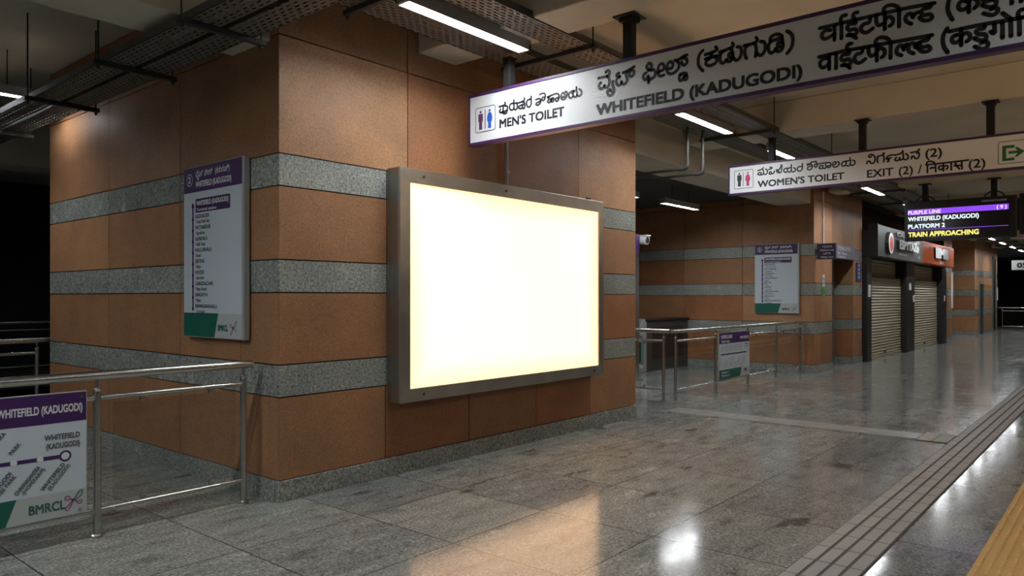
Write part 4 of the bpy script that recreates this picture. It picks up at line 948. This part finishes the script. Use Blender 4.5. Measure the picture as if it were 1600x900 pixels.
# ------------------------------------------------------------------ shuttered kiosk
ks = thing('kiosk_front', 'dark kiosk front with two closed cream roller shutters side by side', 'kiosk', (24.5, 5.2, 0))
for (a, c) in ((19.5, 19.92), (23.6, 24.6), (28.7, 29.5)):
    mb = MB(); mb.box((a, 5.05, 0), (c, 5.75, 2.585)); mb.build('column', 'kiosk_dark', ks, bevel=0.01)
mb = MB(); mb.box((19.52, 5.04, 2.62), (29.5, 5.75, 3.24)); mb.build('head_box', 'kiosk_dark', ks)
for (a, c, zc, sx) in ((19.6, 19.8, 1.75, 0.15), (23.9, 24.15, 1.9, 0.1), (24.4, 24.55, 1.55, 0.1), (29.05, 29.2, 1.55, 0.1)):
    mb = MB(); mb.box((a, 5.04, zc - sx), (c, 5.05, zc + sx)); mb.build('notice', 'letter_white', ks)
def shutter(x0, x1):
    t = None
    def slats(z0, z1, nm, mat, y):
        mb = MB(); n = int((z1 - z0) / 0.075); h = (z1 - z0)/n
        for k in range(n):
            za = z0 + k*h
            pr = [(za, 0.0), (za + h*0.12, 0.006), (za + h*0.5, 0.024), (za + h*0.85, 0.010), (za + h*0.9, 0.0)]
            for (p, q) in zip(pr, pr[1:] + [(za + h, 0.0)]):
                mb.add([(x0, y - p[1], p[0]), (x1, y - p[1], p[0]), (x1, y - q[1], q[0]), (x0, y - q[1], q[0])], [(0, 1, 2, 3)])
        mb.add([(x0, y + 0.02, z0), (x1, y + 0.02, z0), (x1, y + 0.02, z1), (x0, y + 0.02, z1)], [(0, 3, 2, 1)])
        return mb.build(nm, mat, t or ks)
    t = slats(0.07, 2.12, 'roller_shutter', 'shutter_cream', 5.22); slats(2.12, 2.62, 'upper_slats', 'shutter_cream', 5.36)
    mb = MB(); mb.box((x0, 5.185, 0.0), (x1, 5.235, 0.07)); mb.build('bottom_bar', 'shutter_cream', t, bevel=0.006)
    mb = MB(); xm = (x0 + x1)/2; mb.box((xm - 0.06, 5.16, 0.10), (xm + 0.06, 5.195, 0.15)); mb.build('lock', 'rod_metal', t)
    mb = MB(); mb.box((x0, 5.20, 2.11), (x1, 5.36, 2.135)); mb.build('guide_bar', 'kiosk_dark', t)
    return t
shutter(19.92, 23.6)
shutter(24.6, 28.7)
fg = thing('shop_fascia', 'grey shop fascia with a round emblem and raised white letters above the first shutter', 'sign', (22, 4.95, 2.60))
mb = MB(); mb.box((19.53, 4.82, 2.60), (24.53, 5.035, 3.38)); mb.build('panel', 'fascia_grey', fg, bevel=0.008)
mb = MB(); mb.box((19.49, 4.80, 2.585), (19.53, 5.035, 3.40)); mb.build('end_plate', 'black_case', fg)
fz = face_y(4.82)
def oval(u, v, rx, rz, n=20): return [(u + rx*math.cos(2*math.pi*k/n), v + rz*math.sin(2*math.pi*k/n)) for k in range(n)]
mb = MB(); mb.prism(oval(20.48, 2.96, 0.27, 0.29), fz, 0.0, 0.09); mb.build('emblem_box', 'kiosk_dark', fg)
mb = MB(); mb.flat(oval(20.48, 2.96, 0.245, 0.265), fz, 0.093); mb.build('emblem_face', 'letter_white', fg)
mb = MB(); mb.flat([(20.48 + 0.17*math.cos(a), 2.95 + 0.2*math.sin(a)) for a in [k*math.pi/8 for k in range(16)]], fz, 0.096); mb.build('emblem_mark', 'logo_red', fg)
def raised(root, s, u, v, cap, wd, depth, nm='main_lettering'):
    mb = MB(); put_text(mb, s, u, v, cap, fz, width=wd, w=depth, bold=0.05)
    for k in range(5): put_text(mb, s, u, v, cap, fz, width=wd, w=0.004 + (depth - 0.01)*k/5, bold=0.05, mi=1)
    mb.build(nm, ['letter_white', 'grey_ink'], root)
raised(fg, 'CAFE', 21.35, 3.19, 0.12, 1.25, 0.03, 'upper_lettering')
raised(fg, 'ESPYTAZ', 21.4, 2.86, 0.25, 2.0, 0.08)
mb = MB(); put_text(mb, 'coffee house', 21.6, 2.72, 0.06, fz, width=0.95); put_text(mb, '100%', 23.65, 3.12, 0.09, fz, width=0.45); put_text(mb, 'RS', 23.95, 2.70, 0.07, fz, width=0.25); mb.build('small_lettering', 'letter_white', fg)
mb = MB(); mb.flat(oval(23.88, 2.96, 0.17, 0.1), fz, 0.003); mb.build('round_mark', 'letter_white', fg)
fo = thing('shop_fascia', 'glossy orange shop fascia with raised pale letters at the far end of the kiosk', 'sign', (27, 4.95, 2.60))
mb = MB(); mb.box((24.55, 4.82, 2.60), (29.45, 5.035, 3.27)); mb.build('panel', 'fascia_orange', fo, bevel=0.03)
raised(fo, 'IIIMIII', 26.1, 2.82, 0.33, 2.0, 0.06, 'lettering')
mb = MB(); put_text(mb, '24H', 27.0, 2.66, 0.09, fz, width=0.6); mb.build('small_lettering', 'letter_white', fo)

# ------------------------------------------------------------------ far end of the platform
railing('distant railing closing the dark far end of the platform', [5.0, 3.4, 1.8, 0.2][::-1], 0.0, 5.15, 1, 43.1)
t = thing('hanging_sign', 'small far white hanging sign beyond the row of lamps at the photo edge', 'sign', (36, 2.6, 2.69))
mb = MB(); mb.box((36, 1.6, 2.69), (36.08, 3.86, 3.08)); mb.build('panel', 'sign_white', t, bevel=0.004)
fs = face_x(36.0); mb = MB(); put_text(mb, '05', -3.68, 2.78, 0.2, fs, width=0.34, bold=0.04); put_text(mb, 'EXIT (1)', -3.05, 2.92, 0.10, fs, width=0.7); put_text(mb, 'PLATFORM', -3.05, 2.76, 0.10, fs, width=0.9); mb.build('lettering', 'black_ink', t)
for y in (3.4, 2.1):
    mb = MB(); mb.box((36.02, y - 0.03, 3.079), (36.07, y + 0.03, CEIL)); mb.build('post', 'post_black', t)
t = thing('notice_plate', 'tall narrow white notice on the last corner before the dark far end', 'sign', (42.62, 5.12, 1.4))
mb = MB(); mb.box((42.45, 5.12, 1.45), (42.6, 5.149, 2.05)); mb.build('panel', 'white_plastic', t)
t = thing('sign_edge_strip', 'thin pale upright strip on the edge past the orange fascia', 'sign', (30.9, 5.12, 1.4))  # edge of a white sign, gives no light
mb = MB(); mb.box((30.92, 5.10, 1.2), (31.0, 5.149, 2.5)); mb.build('strip', 'white_plastic', t)
